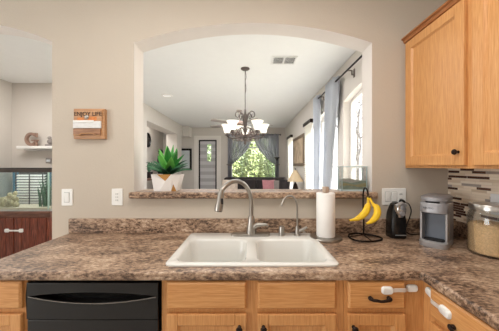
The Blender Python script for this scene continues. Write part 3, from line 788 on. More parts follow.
bm = B(); skin_loops(bm, [CL(wd-.004, -.106, .10, .045, .255), CL(wd-.004, -.106, .10, .045, .268), CL(wd, -.109, .10, .047, .270), CL(wd, -.109, .10, .047, .288), CL(wd-.012, -.095, .09, .04, .297)], cap0=True, cap1=True); obj('lid', bm, M['silver'], cm, smooth=True, local=True)
bm = B(); skin_loops(bm, [CL(.034, -.112, -.09, .01, .258), CL(.034, -.116, -.09, .01, .266)], cap0=True, cap1=True); obj('lid_handle', bm, M['blackm'], cm, smooth=True, local=True)
text('KEURIG', .0145, .0008, (-.018, -.1135, .222), 0, M['ink'], 'brand_text', cm, sx=1.0, local=True)

# jar of oats
jx, jy, jr = 1.292, 1.278, .102
jar = thing('glass_jar', 'large clear glass canister with metal lid standing right of the coffee maker', 'jar', (jx, jy, CT))
bm = B(); lathe(bm, [(.001, .001), (jr-.012, .001), (jr-.002, .010), (jr, .022), (jr, .196), (jr-.003, .213), (jr-.013, .228), (jr-.013, .240), (jr-.016, .240), (jr-.016, .227), (jr-.007, .211), (jr-.004, .196), (jr-.004, .022), (jr-.008, .012), (.001, .008)], (jx, jy, CT), 48)
obj('glass_body', bm, M['jarglass'], jar, smooth=True)
bm = B(); lathe(bm, [(jr-.018, .2405), (jr-.008, .2405), (jr-.008, .262), (jr-.011, .268), (.001, .270)], (jx, jy, CT), 48); obj('lid', bm, M['steel'], jar, smooth=True)
bm = B(); pr = [(.001, .010), (jr-.010, .013), (jr-.0055, .022), (jr-.0055, .155), (jr-.02, .163), (jr*.5, .160), (.001, .164)]
lathe(bm, pr, (jx, jy, CT), 48)
for k in range(500):
    a = random.random()*2*pi; h = .02+random.random()*.135; q = jr-.0058
    p = Vector((jx+q*cos(a), jy+q*sin(a), CT+h))
    if k > 340: q = random.random()**.5*(jr-.015); p = Vector((jx+q*cos(a), jy+q*sin(a), CT+.163))
    s = .003+random.random()*.0025
    vs = ball(bm, (0, 0, 0), s, 6, 4, (1, .8, .3))
    rt = Matrix.Rotation(random.random()*3, 4, 'X') @ Matrix.Rotation(random.random()*3, 4, 'Y')
    for v in vs: v.co = rt @ v.co + p - Vector((cos(a)*s*.9, sin(a)*s*.9, 0))*(1 if k <= 340 else 0)
ot = tag(obj('rolled_oats', bm, M['oats']), 'pale rolled oats filling the glass canister', 'oats', kind='stuff')

# wall plates
def plate(name, x, z, w, h, label, cat, kinds):
    t = thing(name, label, cat, (x, D0, z))
    bm = B(); skin_loops(bm, [[(a, D0, b) for a, b in rrect(x-w/2, x+w/2, z-h/2, z+h/2, .006, 3)], [(a, D0-.004, b) for a, b in rrect(x-w/2, x+w/2, z-h/2, z+h/2, .006, 3)], [(a, D0-.006, b) for a, b in rrect(x-w/2+.003, x+w/2-.003, z-h/2+.003, z+h/2-.003, .005, 3)]], cap0=True, cap1=True)
    obj('cover_plate', bm, M['white'], t)
    n = len(kinds)
    for i, k in enumerate(kinds):
        cx = x+(i-(n-1)/2)*.046
        if k == 'rocker':
            bm = B(); box(bm, cx-.019, cx+.019, D0-.0066, D0-.005, z-.036, z+.036); obj('rocker_surround', bm, M['dirtgrey'], t)
            bm = B(); vs = box(bm, cx-.016, cx+.016, D0-.0105, D0-.005, z-.033, z+.033); rot(vs, (cx, D0-.007, z), .05, 'X'); obj('rocker', bm, M['white'], t, bevel=.0015)
        else:
            bm = B(); box(bm, cx-.017, cx+.017, D0-.0075, D0-.005, z-.034, z+.034); r = obj('outlet_insert', bm, M['white'], t, bevel=.0015)
            for dz in ((-.018, .018) if k == 'outlet' else (-.022, 0, .022)):
                bm = B()
                for ddx in (-.006, .006): box(bm, cx+ddx-.0022, cx+ddx+.0022, D0-.0085, D0-.007, z+dz-.005, z+dz+.005)
                obj('slot', bm, M['ink' if k == 'outlet' else 'dirtgrey'], r)
    return t
plate('light_switch', -1.293, 1.163, .078, .119, 'white single rocker light switch nearest the doorway', 'switch', ['rocker'])
plate('wall_outlet', -.938, 1.165, .078, .119, 'white outlet plate just left of the ledge', 'outlet', ['pad'])
plate('switch_bank', 1.025, 1.168, .168, .119, 'wide white plate of two rockers and an outlet', 'switch', ['rocker', 'rocker', 'outlet'])
t = thing('tile_outlet', 'pale outlet plate on the mosaic tile behind the glass canister', 'outlet', (XR-.008, 1.36, 1.17))
bm = B(); box(bm, XR-.014, XR-.008, 1.32, 1.40, 1.105, 1.225); obj('cover_plate', bm, P('pale_blue_plastic', (238, 239, 240), .4), t, bevel=.003)

# sign on the wall
sg = thing('wall_sign', 'small wooden letter-board sign with white card strip on beige wall', 'sign', (-1.135, D0, 1.675))
gx0, gx1, gz0, gz1 = -1.228, -1.012, 1.574, 1.785
bm = B(); box(bm, gx0, gx1, D0-.03, D0, gz0, gz1); obj('box_frame', bm, M['signwood'], sg, bevel=.003)
bm = B(); box(bm, gx0+.006, gx1-.014, D0-.036, D0-.03, 1.698, 1.775); obj('painted_panel', bm, M['signwood'], sg, bevel=.001)
bm = B(); box(bm, gx0+.03, gx0+.075, D0-.0372, D0-.036, 1.702, 1.722); obj('orange_patch', bm, M['orange'], sg)
bm = B(); box(bm, gx0+.105, gx0+.165, D0-.0372, D0-.036, 1.702, 1.728); obj('orange_patch', bm, M['orange'], sg)
text('ENJOY LIFE', .040, .0008, (-1.124, D0-.0375, 1.734), 0, M['bronzetext'], 'sign_text', sg, sx=.98)
bm = B(); lathe(bm, [(.013, 0), (.014, .004), (.010, .010), (.001, .012)], (-1.13, D0-.036, 1.725), 18, 'Y'); obj('clip_knob', bm, M['steel'], sg, smooth=True)
bm = B(); box(bm, gx0+.004, gx1-.02, D0-.042, D0-.03, 1.648, 1.697); obj('white_card', bm, M['card'], sg, bevel=.001)
bm = B(); vs = box(bm, gx0+.006, gx0+.15, D0-.046, D0-.040, 1.686, 1.702); obj('card_clip', bm, M['white'], sg, bevel=.002)
bm = B(); box(bm, gx0+.004, gx1-.022, D0-.04, D0-.03, 1.604, 1.644); obj('lower_board', bm, M['signdark'], sg, bevel=.001)
bm = B(); tube(bm, smoothpts([(gx0+.01, D0-.044, 1.600), (gx0+.05, D0-.048, 1.598), (gx0+.07, D0-.05, 1.610), (gx0+.14, D0-.05, 1.610), (gx0+.16, D0-.048, 1.598), (gx1-.02, D0-.044, 1.598)], 4), .004, 8); obj('hanging_rail', bm, M['signwood'], sg, smooth=True)

# child locks
def pad(bm, c, u, n, L=.05, Wd=.034, T=.012):
    c, u, n = Vector(c), Vector(u).normalized(), Vector(n).normalized(); w = n.cross(u)
    lp = []
    for ins, h in ((0, 0), (0, T*.6), (.004, T)):
        lp.append([c+u*a+w*b+n*h for a, b in rrect(-L/2+ins, L/2-ins, -Wd/2+ins, Wd/2-ins, .012-ins*.5, 5)])
    skin_loops(bm, [[tuple(p) for p in q] for q in lp], cap0=True, cap1=True)
def strap(bm, pts, n, wd=.016, t=.003):
    n = Vector(n); pts = [Vector(p) for p in pts]; lp = []
    for i, p in enumerate(pts):
        tg = (pts[min(i+1, len(pts)-1)]-pts[max(i-1, 0)]).normalized()
        w = tg.cross(n).normalized()*wd/2; q = w.cross(tg).normalized()*t/2
        lp.append([tuple(p+w+q), tuple(p-w+q), tuple(p-w-q), tuple(p+w-q)])
    skin_loops(bm, lp, cap0=True, cap1=True)
lk = thing('cabinet_lock', 'white child-safety strap lock from corner drawer to the face frame', 'lock', (.65, FF-DT, .83), group='child-safety strap locks')
yd = FF-DT
bm = B(); pad(bm, (.612, yd, .832), (1, 0, 0), (0, -1, 0)); obj('lock_pad', bm, M['white'], lk, smooth=True)
bm = B(); pad(bm, (.735, FF, .832), (1, 0, 0), (0, -1, 0), .05, .032); obj('lock_pad', bm, M['white'], lk, smooth=True)
bm = B(); strap(bm, smoothpts([(.63, yd-.006, .832), (.66, yd-.005, .834), (.695, yd-.002, .832), (.715, FF-.006, .831), (.735, FF-.006, .832)], 4), (0, -1, 0)); obj('lock_strap', bm, M['strap'], lk)
lk = thing('cabinet_lock', 'white child-safety strap lock on the angled right-hand drawer', 'lock', (FR-DT, .95, .82), group='child-safety strap locks')
bm = B(); pad(bm, (FR, 1.043, .833), (0, -1, -.25), (-1, 0, 0), .05, .032); obj('lock_pad', bm, M['white'], lk, smooth=True)
bm = B(); pad(bm, (FR-DT, .940, .814), (0, -1, -.1), (-1, 0, 0), .052, .036); obj('lock_pad', bm, M['white'], lk, smooth=True)
bm = B(); strap(bm, smoothpts([(FR-.006, 1.04, .832), (FR-.008, 1.028, .818), (FR-DT-.004, 1.012, .816), (FR-DT-.005, .98, .815), (FR-DT-.006, .945, .814)], 4), (-1, 0, 0)); obj('lock_strap', bm, M['strap'], lk)

# ------------------------------------------------------------------ things on the ledge
LZ = 1.203
pp = thing('potted_succulent', 'agave-like succulent in a faceted white and gold pot on the ledge', 'plant', (-.615, 1.785, LZ))
px, py = -.605, 1.785
bm = B()
ft = [(-.106, -.055, .122), (-.055, -.078, .122), (.046, -.078, .122), (.106, -.055, .122), (.106, .055, .122), (-.106, .055, .122)]
fb = [(-.088, -.045, 0), (-.04, -.057, 0), (.040, -.057, 0), (.075, -.045, 0), (.075, .045, 0), (-.088, .045, 0)]
tv = [bm.verts.new((px+a, py+b, LZ+c)) for a, b, c in ft]; bv = [bm.verts.new((px+a, py+b, LZ+c)) for a, b, c in fb]
mid = bm.verts.new((px+.004, py-.0745, LZ+.074)); low = bm.verts.new((px+.056, py-.057, LZ+.052))
def fc(vs, mi): bm.faces.new(vs).material_index = mi
fc((tv[1], mid, tv[2]), 1); fc((tv[0], bv[0], mid, tv[1]), 0); fc((bv[0], bv[1], bv[2], mid), 0); fc((tv[2], mid, bv[2], low), 0)
fc((low, bv[2], bv[3]), 1); fc((tv[2], low, bv[3], tv[3]), 0)
fc((tv[3], bv[3], bv[4], tv[4]), 0); fc((tv[4], bv[4], bv[5], tv[5]), 0); fc((tv[5], bv[5], bv[0], tv[0]), 0); fc(bv[::-1], 0)
obj('pot', bm, [M['potwhite'], M['gold']], pp)
bm = B(); prism(bm, [[(px+a*.84, py+b*.84) for a, b, _ in ft]], LZ+.10, LZ+.112, axis='Z'); obj('soil', bm, M['soil'], pp)
def blade(bm, base, yaw, tilt, L, Wd, curl=.5, n=8, fold=.25):
    prev = None; p = Vector(base); a = tilt
    lp = []
    for i in range(n+1):
        t = i/n
        d = Vector((cos(yaw)*sin(a), sin(yaw)*sin(a), cos(a)))
        sd = Vector((-sin(yaw), cos(yaw), 0)); up = d.cross(sd)
        w = Wd*(.55+.45*sin(min(1, t*1.9)*pi/2))*(1-t**2.2)*.5+.0004
        lp.append((p-sd*w-up*w*fold, p+up*0, p+sd*w-up*w*fold, p+up*(w*.35+.001)))
        p = p+d*(L/n); a += curl/n
    R = [[bm.verts.new(q) for q in (x[0], x[1], x[2], x[3])] for x in lp]
    for A, Bq in zip(R, R[1:]):
        for k in range(4): bm.faces.new((A[k], A[(k+1) % 4], Bq[(k+1) % 4], Bq[k]))
    bm.faces.new(R[0]); bm.faces.new(R[-1])
_done = [0]
def mark(bm, mi):
    bm.faces.ensure_lookup_table()
    for f in bm.faces[_done[0]:]: f.material_index = mi
    _done[0] = len(bm.faces)
bm = B()
for k in range(12):
    blade(bm, (px+.01, py, LZ+.150), k*2.4, .10+.072*k, .195-.004*k, .072, .12, fold=.45); mark(bm, k % 3)
obj('inner_leaves', bm, [M['leaf'], M['leafb'], M['leafc']], pp, smooth=True)
bm = B(); _done[0] = 0
for k in range(14):
    y_ = k*2.4+.4
    blade(bm, (px, py, LZ+.112), y_, .55+.035*k, (.185 if abs(cos(y_)) > .5 else .13), .056, .75, fold=.4); mark(bm, k % 2)
obj('outer_leaves', bm, [M['leafd'], M['leafe']], pp, smooth=True)

# glass terrarium by the jamb
tr = thing('glass_terrarium', 'small clear glass tank of layered olive sand on the ledge', 'terrarium', (.765, 1.775, LZ))
tx0, tx1, ty0, ty1, tz = .668, .852, 1.735, 1.815, LZ+.178
bm = B(); prism(bm, [rectl(tx0, tx1, ty0, ty1), rectl(tx0+.004, tx1-.004, ty0+.004, ty1-.004)], LZ+.012, tz, axis='Z'); obj('glass_walls', bm, M['jarglass'], tr)
bm = B()
for x in (tx0, tx1-.006):
    for y in (ty0, ty1-.006): box(bm, x, x+.005, y, y+.005, LZ, tz)
box(bm, tx0-.001, tx1+.001, ty0-.001, ty0+.005, tz-.004, tz+.002); box(bm, tx0-.001, tx1+.001, ty1-.005, ty1+.001, tz-.004, tz+.002)
box(bm, tx0, tx1, ty0, ty1, LZ, LZ+.012)
obj('edge_frame', bm, M['teal'], tr)
def layer(z0f, z1f, m, nm):
    bm = B(); n = 16; top = []; bot = []
    for i in range(n+1):
        x = tx0+.006+(tx1-tx0-.012)*i/n; top.append((x, z1f(i/n))); bot.append((x, z0f(i/n)))
    prism(bm, [top+bot[::-1]], ty0+.006, ty1-.006); obj(nm, bm, m, tr)
w0 = lambda t: LZ+.012; w1 = lambda t: LZ+.035+.006*sin(6*t); w2 = lambda t: LZ+.052+.006*sin(7*t+1); w3 = lambda t: LZ+.068+.007*sin(6*t+2.4); w4 = lambda t: LZ+.084+.008*sin(5*t+.4)
layer(w0, w1, M['tealsand'], 'sand_layer'); layer(w1, w2, M['olive'], 'sand_layer'); layer(w2, w3, M['tealsand'], 'sand_layer'); layer(w3, w4, M['dirtgrey'], 'sand_layer')

# ------------------------------------------------------------------ living room: ceiling
ch = thing('chandelier', 'bronze five-arm chandelier with frosted tulip shades above the pass-through', 'chandelier', (-.06, 3.335, HC))
hx, hy = -.06, 3.335
bm = B(); lathe(bm, [(.001, 0), (.062, 0), (.062, -.008), (.045, -.022), (.012, -.028), (.001, -.028)], (hx, hy, HC), 28); obj('ceiling_canopy', bm, M['chand'], ch, smooth=True)
bm = B(); tube(bm, [(hx, hy, HC-.025), (hx, hy, 2.15)], .0055, 8)
tube(bm, smoothpts([(hx+.004, hy-.006, HC-.03), (hx+.014, hy-.008, 2.62), (hx+.004, hy-.006, 2.56), (hx+.012, hy-.006, 2.46), (hx, hy-.004, 2.38)], 5), .0035, 6)
obj('hanging_stem', bm, M['chand'], ch, smooth=True)
bm = B(); lathe(bm, [(.001, 2.18), (.012, 2.17), (.014, 2.12), (.030, 2.09), (.033, 2.07), (.016, 2.04), (.014, 1.92), (.022, 1.90), (.028, 1.87), (.014, 1.84), (.014, 1.80), (.038, 1.785), (.042, 1.765), (.022, 1.745), (.014, 1.72), (.020, 1.705), (.012, 1.69), (.001, 1.675)], (hx, hy, 0), 20); obj('turned_column', bm, M['chand'], ch, smooth=True)
RA = .272
for k in range(5):
    a = radians(18+72*k)
    c, s = cos(a), sin(a)
    def pr(r, z): return (hx+r*c, hy+r*s, z)
    bm = B(); pts = smoothpts([pr(.02, 1.80), pr(.06, 1.785), pr(.13, 1.775), pr(.20, 1.78), pr(.25, 1.795), pr(RA, 1.815), pr(RA, 1.825)], 5)
    tube(bm, pts, .0085, 8)
    tube(bm, smoothpts([pr(.10, 1.78), pr(.14, 1.76), pr(.12, 1.735), pr(.09, 1.75), pr(.105, 1.765)], 5), .006, 8)
    tube(bm, smoothpts([pr(.02, 1.88), pr(.06, 1.92), pr(.11, 1.88), pr(.15, 1.79)], 5), .006, 8)
    arm = obj('arm', bm, M['chand'], ch, smooth=True)
    bm = B(); lathe(bm, [(.012, 1.815), (.034, 1.822), (.036, 1.828), (.022, 1.835), (.022, 1.855), (.026, 1.86)], (hx+RA*c, hy+RA*s, 0), 16); obj('candle_cup', bm, M['chand'], arm, smooth=True)
    bm = B(); pf = [(.026, 1.852), (.040, 1.860), (.047, 1.885), (.052, 1.915), (.063, 1.945), (.082, 1.968), (.080, 1.971), (.060, 1.949), (.049, 1.917), (.044, 1.887), (.036, 1.864), (.001, 1.858)]
    lathe(bm, pf, (hx+RA*c, hy+RA*s, 0), 24); obj('glass_shade', bm, M['frost'], arm, smooth=True)
    bm = B(); tube(bm, [pr(.03+.027*j, 1.765-.010*(j % 2)-.004*(7-j)) for j in range(7)], .003, 6)
    tube(bm, [pr(.03+.027*j, 1.835-.010*(j % 2)-.004*(7-j)+.01*(j % 3)) for j in range(7)], .004, 6)
    for j in range(7):     # leaf and bead drops along the arm
        q = .03+.027*j; zz = 1.785-.010*(j % 2)-.004*(7-j)
        ball(bm, pr(q, zz-.02), .007, 8, 6, (1, 1, 1.5)); tube(bm, [pr(q, zz+.05), pr(q, zz-.02)], .002, 5)
        vs = ball(bm, (0, 0, 0), .016, 8, 5, (1, .35, .8)); m_ = Matrix.Translation(pr(q, zz+.05+.01*(j % 3))) @ Matrix.Rotation(a+j, 4, 'Z') @ Matrix.Rotation(j*.9, 4, 'Y')
        for v in vs: v.co = m_ @ v.co
    obj('bead_chain', bm, M['beads'], arm, smooth=True)
    a2 = a+radians(36); c, s = cos(a2), sin(a2)
    bm = B(); tube(bm, smoothpts([pr(.015, 1.92), pr(.03, 2.02), pr(.05, 2.10), pr(.09, 2.14), pr(.13, 2.12), pr(.138, 2.075), pr(.108, 2.055), pr(.09, 2.075), pr(.10, 2.095)], 6), .0065, 8)
    obj('scroll', bm, M['chand'], ch, smooth=True)

fn = thing('ceiling_fan', 'ceiling fan with brown blades and bright centre light behind the chandelier', 'ceiling fan', (-.25, 5.85, HC))
fx, fy, fz = -.25, 5.85, 2.40
bm = B(); lathe(bm, [(.001, HC), (.07, HC), (.065, HC-.03), (.018, HC-.06), (.018, fz+.07), (.001, fz+.07)], (fx, fy, 0), 20); obj('downrod', bm, M['fanblade'], fn, smooth=True)
bm = B(); lathe(bm, [(.001, fz+.08), (.06, fz+.08), (.12, fz+.055), (.13, fz+.01), (.10, fz-.03), (.06, fz-.04), (.001, fz-.04)], (fx, fy, 0), 24); obj('motor_housing', bm, M['fanmotor'], fn, smooth=True)
bm = B(); lathe(bm, [(.001, fz-.13), (.05, fz-.12), (.085, fz-.085), (.095, fz-.045), (.001, fz-.04)], (fx, fy, 0), 24); obj('light_bowl', bm, M['frost'], fn, smooth=True)
for k in range(5):
    a = radians(226+72*k)
    bm = B(); vs = [v for f in prism(bm, [rrect(.17, .84, -.07, .07, .06, 6)], -.005, .005, axis='Z') for v in f.verts]
    vs = list(set(vs)); box(bm, .09, .2, -.018, .018, -.012, -.004)
    m_ = Matrix.Translation((fx, fy, fz)) @ Matrix.Rotation(a, 4, 'Z') @ Matrix.Rotation(.2, 4, 'X')
    for v in bm.verts: v.co = m_ @ v.co
    obj('blade', bm, M['fanblade'], fn)

rl = thing('recessed_light', 'small round can light in the living room ceiling', 'ceiling light', (-1.585, 4.61, HC))
bm = B(); lathe(bm, [(.075, 0), (.11, 0), (.108, -.008), (.075, -.012), (.075, 0)], (-1.585, 4.61, HC), 28); obj('trim_ring', bm, M['whitetrim'], rl, smooth=True)
bm = B(); lathe(bm, [(.001, -.004), (.076, -.004), (.076, -.001), (.001, -.001)], (-1.585, 4.61, HC), 28); obj('lens', bm, M['can'], rl)
vt = thing('ceiling_vent', 'white rectangular air register in the ceiling with two louvre banks', 'vent', (.44, 3.06, HC))
vx0, vx1, vy0, vy1 = .28, .60, 2.95, 3.19
bm = B(); prism(bm, [rectl(vx0, vx1, vy0, vy1), rectl(vx0+.025, .43, vy0+.025, vy1-.025), rectl(.45, vx1-.025, vy0+.025, vy1-.025)], HC-.012, HC, axis='Z'); obj('vent_frame', bm, M['vent'], vt, bevel=.003)
bm = B(); box(bm, vx0+.02, vx1-.02, vy0+.02, vy1-.02, HC-.002, HC-.0005); obj('duct_backing', bm, M['ventd'], vt)
for a0, a1 in ((vx0+.025, .43), (.45, vx1-.025)):
    bm = B()
    for k in range(9):
        x = a0+(a1-a0)*(k+.5)/9; vs = box(bm, x-.0022, x+.0022, vy0+.025, vy1-.025, HC-.012, HC-.003); rot(vs, (x, 0, HC-.007), .5, 'Y')
    obj('louvre_bank', bm, M['vent'], vt)

# ------------------------------------------------------------------ living room: right wall
XRD = 1.16; ZRD = 2.522
rd = thing('curtain_rod', 'dark iron curtain rod along the right living room wall', 'curtain rod', (XRL, 3.2, ZRD))
bm = B(); tube(bm, [(XRD, 2.05, ZRD), (XRD, 4.10, ZRD)], .011, 10); ball(bm, (XRD, 4.12, ZRD), .02); ball(bm, (XRD, 2.03, ZRD), .02); obj('pole', bm, M['rod'], rd, smooth=True)
for y in (2.86, 3.95):
    bm = B(); tube(bm, [(XRL-.002, y, ZRD-.05), (XRL-.03, y, ZRD-.05), (XRL-.03, y, ZRD+.0)], .009, 8); tube(bm, [(XRL-.03, y, ZRD), (XRD, y, ZRD)], .008, 8); box(bm, XRL-.006, XRL, y-.02, y+.02, ZRD-.08, ZRD+.02); obj('wall_bracket', bm, M['bracket'], rd, smooth=True)
def drape(label, prof, amp, folds, group, x=XRD, axis='Y', n=60, m=26, z0=.02, z1=2.58, mat='curtain', nm='curtain', rings=True):
    """hanging cloth; prof(t) gives (start, end) along the rail at drop t"""
    bm = B(); grid = []
    for j in range(m+1):
        t = j/m; a, b = prof(t); row = []
        z = z1+(z0-z1)*t
        for i in range(n+1):
            s = i/n; y = a+(b-a)*s; d = amp*sin(2*pi*folds*s+.3*sin(5*t))
            row.append(bm.verts.new((x+d, y, z) if axis == 'Y' else (y, x+d, z)))
        grid.append(row)
    for j in range(m):
        for i in range(n): bm.faces.new((grid[j][i], grid[j][i+1], grid[j+1][i+1], grid[j+1][i]))
    return tag(obj(nm, bm, M[mat], None, smooth=True, solid=.004), label, 'curtain', group)
def lerp(pts, t):
    for (a, va), (b, vb) in zip(pts, pts[1:]):
        if t <= b: return va+(vb-va)*(t-a)/(b-a)
    return pts[-1][1]
drape('pale blue-grey floor-length curtain farther along the iron rod', lambda t: (lerp([(0, 4.0), (.5, 4.02), (1, 4.02)], t), lerp([(0, 4.32), (.3, 4.28), (1, 4.26)], t)), .035, 3.5, 'blue-grey curtains on iron rod')
drape('pale blue-grey curtain nearer the pass-through on the iron rod', lambda t: (lerp([(0, 3.17), (.12, 3.22), (.3, 3.38), (.55, 3.50), (1, 3.50)], t), lerp([(0, 3.60), (.3, 3.66), (1, 3.70)], t)), .045, 4.5, 'blue-grey curtains on iron rod')

def blind(label, w, group='window blinds on the right wall'):
    t = thing('window_blind', label, 'blind', (XRL, (w[0]+w[1])/2, w[3]), group=group)
    bm = B(); box(bm, XRL-.07, XRL, w[0]-.04, w[1]+.04, w[3]+.0, w[3]+.07); obj('headrail_valance', bm, M['bronze'], t)
    bm = B(); z = w[3]-.01
    while z > w[2]:
        vs = box(bm, XRL-.055, XRL-.01, w[0]-.02, w[1]+.02, z-.0015, z+.0015); rot(vs, (XRL-.032, 0, z), .5, 'Y'); z -= .042
    obj('slats', bm, M['slat'], t)
blind('white slatted blind with dark valance between curtain and painting', WC)
blind('white slatted blind with dark valance in the far corner', WD)
pg = thing('framed_painting', 'large framed portrait painting in brown on the right wall', 'painting', (XRL, 6.1, 1.75))
bm = B(); prism(bm, [rectl(5.43, 6.72, 1.385, 2.13), rectl(5.50, 6.65, 1.455, 2.06)], XRL-.035, XRL, axis='X'); obj('frame', bm, P('antique_frame', (112, 94, 78), .6, var=.1), pg, bevel=.006)
bm = B(); box(bm, XRL-.02, XRL-.004, 5.49, 6.66, 1.445, 2.07); obj('canvas', bm, M['canvas'], pg)

# far wall
fr = thing('framed_picture', 'black framed pale picture left of the patio door', 'picture', (-2.4, DF, 1.6))
bm = B(); prism(bm, [rectl(-2.85, -2.035, 1.235, 2.0), rectl(-2.78, -2.105, 1.305, 1.93)], DF-.03, DF); obj('frame', bm, M['black'], fr, bevel=.004)
bm = B(); box(bm, -2.79, -2.095, DF-.014, DF-.004, 1.295, 1.94); obj('print', bm, M['mirror'], fr)
ck = thing('wall_clock', 'round black-rimmed clock just visible through the cased opening', 'clock', (-3.05, 7.2, 2.16))
bm = B(); lathe(bm, [(.18, 0), (.22, 0), (.22, .03), (.19, .035), (.18, .01)], (-3.05, 7.16, 2.16), 32, 'X'); obj('rim', bm, M['black'], ck, smooth=True)
bm = B(); lathe(bm, [(.001, .008), (.183, .008), (.183, .001), (.001, .001)], (-3.05, 7.16, 2.16), 32, 'X'); obj('face', bm, M['cream'], ck)
# far window sheers
bm = B(); tube(bm, [(-.80, DF-.09, 2.475), (1.06, DF-.09, 2.475)], .012, 10); ball(bm, (-.82, DF-.09, 2.475), .025); ball(bm, (1.08, DF-.09, 2.475), .025)
for x in (-.7, .95): tube(bm, [(x, DF-.001, 2.475), (x, DF-.09, 2.475)], .008, 8)
tag(obj('sheer_curtain_rod', bm, M['rod'], smooth=True), 'thin dark rod above the far window', 'curtain rod')
def sheerc(label, s):
    ed = -.76 if s < 0 else 1.02; cen = .12
    def pf(t):
        z = 2.50+(.35-2.50)*t
        zt_ = 1.42
        if z > zt_:
            q = (2.50-z)/(2.50-zt_)
            inner = cen + (ed+(.13 if s < 0 else -.13)-cen)*(q**1.9)
        else: inner = ed+(.13 if s < 0 else -.13)
        return (ed, inner) if s < 0 else (inner, ed)
    o = drape(label, pf, .022, 7, 'grey sheers at the far window', x=DF-.09, axis='X', z0=.35, z1=2.50, mat='sheer', nm='sheer_curtain')
    bm = B(); xx = ed+(.06 if s < 0 else -.06)
    tube(bm, [(xx+.085*cos(a*pi/8), DF-.09+.045*sin(a*pi/8), 1.42+.015*s*cos(a*pi/8)) for a in range(16)], .018, 8, closed=True)
    obj('tieback', bm, M['greyf'], o, smooth=True)
    # heading band
    bm = B(); a, b = pf(0); n = 40; 
    for k in range(int(abs(b-a)/.12)): lathe(bm, [(.02, -.06), (.03, 0), (.02, .06)], (min(a, b)+.06+.12*k, DF-.09, 2.455), 8)
    obj('heading', bm, M['sheer'], o, smooth=True)
sheerc('grey sheer curtain tied back at the far window beside the patio door', -1)
sheerc('grey sheer curtain tied back at the far window beside the floor lamp', 1)
tl_ = thing('torchiere_lamp', 'black slim torchiere floor lamp beside the far window', 'floor lamp', (.92, 8.05, 0))
lx, ly = .92, 8.05
bm = B(); lathe(bm, [(.001, 0), (.14, 0), (.14, .02), (.02, .04), (.001, .04)], (lx, ly, 0), 20); obj('base', bm, M['blackm'], tl_, smooth=True)
bm = B(); cyl(bm, (lx, ly, .03), .014, 1.57, 10); obj('pole', bm, M['blackm'], tl_, smooth=True)
bm = B(); lathe(bm, [(.014, 1.55), (.03, 1.58), (.05, 1.62), (.09, 1.66), (.095, 1.68), (.08, 1.675), (.001, 1.64)], (lx, ly, 0), 20); obj('lamp_bowl', bm, M['blackm'], tl_, smooth=True)

# sofa and its pillows
sf = thing('sofa', 'charcoal fabric sofa below the far window', 'sofa', (.2, 7.3, 0))
s0, s1 = -.80, 1.17
bm = B(); box(bm, s0, s1, 7.0, 7.75, .08, .36); obj('base', bm, M['sofa'], sf, bevel=.03)
bm = B(); vs = box(bm, s0, s1, 7.45, 7.75, .36, 1.03); obj('backrest', bm, M['sofa'], sf, bevel=.07, seg=4)
for x in (s0-.02, s1-.2):
    bm = B(); box(bm, x, x+.22, 6.85, 7.7, .08, .70); obj('armrest', bm, M['sofa'], sf, bevel=.06, seg=4)
for x in (s0+.05, s1-.11):
    for y in (7.05, 7.62): bm = B(); box(bm, x, x+.06, y, y+.06, 0, .09); obj('leg', bm, M['darkwood'], sf)
for k in range(2):
    bm = B(); a = s0+.2+k*.81; box(bm, a, a+.81, 6.86, 7.45, .36, .52); obj('seat_cushion', bm, M['sofa'], sf, bevel=.05, seg=4)
    bm = B(); box(bm, a, a+.81, 7.28, 7.48, .50, .99); obj('back_cushion', bm, M['sofa'], sf, bevel=.06, seg=4)
def pillow(c, w, h, rz, tilt, mat, label, stripes=None):
    bm = B(); n = 14
    g = []
    for sgn in (1, -1):
        gg = []
        for i in range(n+1):
            row = []
            for j in range(n+1):
                u, v = 2*i/n-1, 2*j/n-1
                th = .075*(max(0, (1-u*u)*(1-v*v)))**.45
                k = 1-.06*(1-abs(u*v))
                row.append(bm.verts.new((u*w/2*k, sgn*th, v*h/2*k)))
            gg.append(row)
        for i in range(n):
            for j in range(n):
                f = bm.faces.new((gg[i][j], gg[i+1][j], gg[i+1][j+1], gg[i][j+1]))
                if stripes: f.material_index = ((i+j)//2) % 2
    bmesh.ops.remove_doubles(bm, verts=list(bm.verts), dist=1e-5)
    m_ = Matrix.Translation(c) @ Matrix.Rotation(rz, 4, 'Z') @ Matrix.Rotation(tilt, 4, 'X')
    for v in bm.verts: v.co = m_ @ v.co
    tag(obj('throw_pillow', bm, mat if isinstance(mat, list) else M[mat], None, smooth=True), label, 'pillow', 'throw pillows on the sofa')
pillow((-.58, 7.12, .76), .48, .46, .1, -.25, 'beige', 'taupe throw pillow at the sofa left end behind the faucet')
pillow((.58, 7.12, .76), .40, .44, .15, -.25, 'pink', 'dusty pink throw pillow on the charcoal sofa')
pillow((.88, 7.10, .76), .38, .42, -.2, -.25, 'greyf', 'grey throw pillow between the pink one and the striped one')
pillow((1.00, 6.90, .77), .34, .46, -.5, -.2, [M['sofa'], M['stripe']], 'dark pillow with pale diagonal stripes left of the lamp')

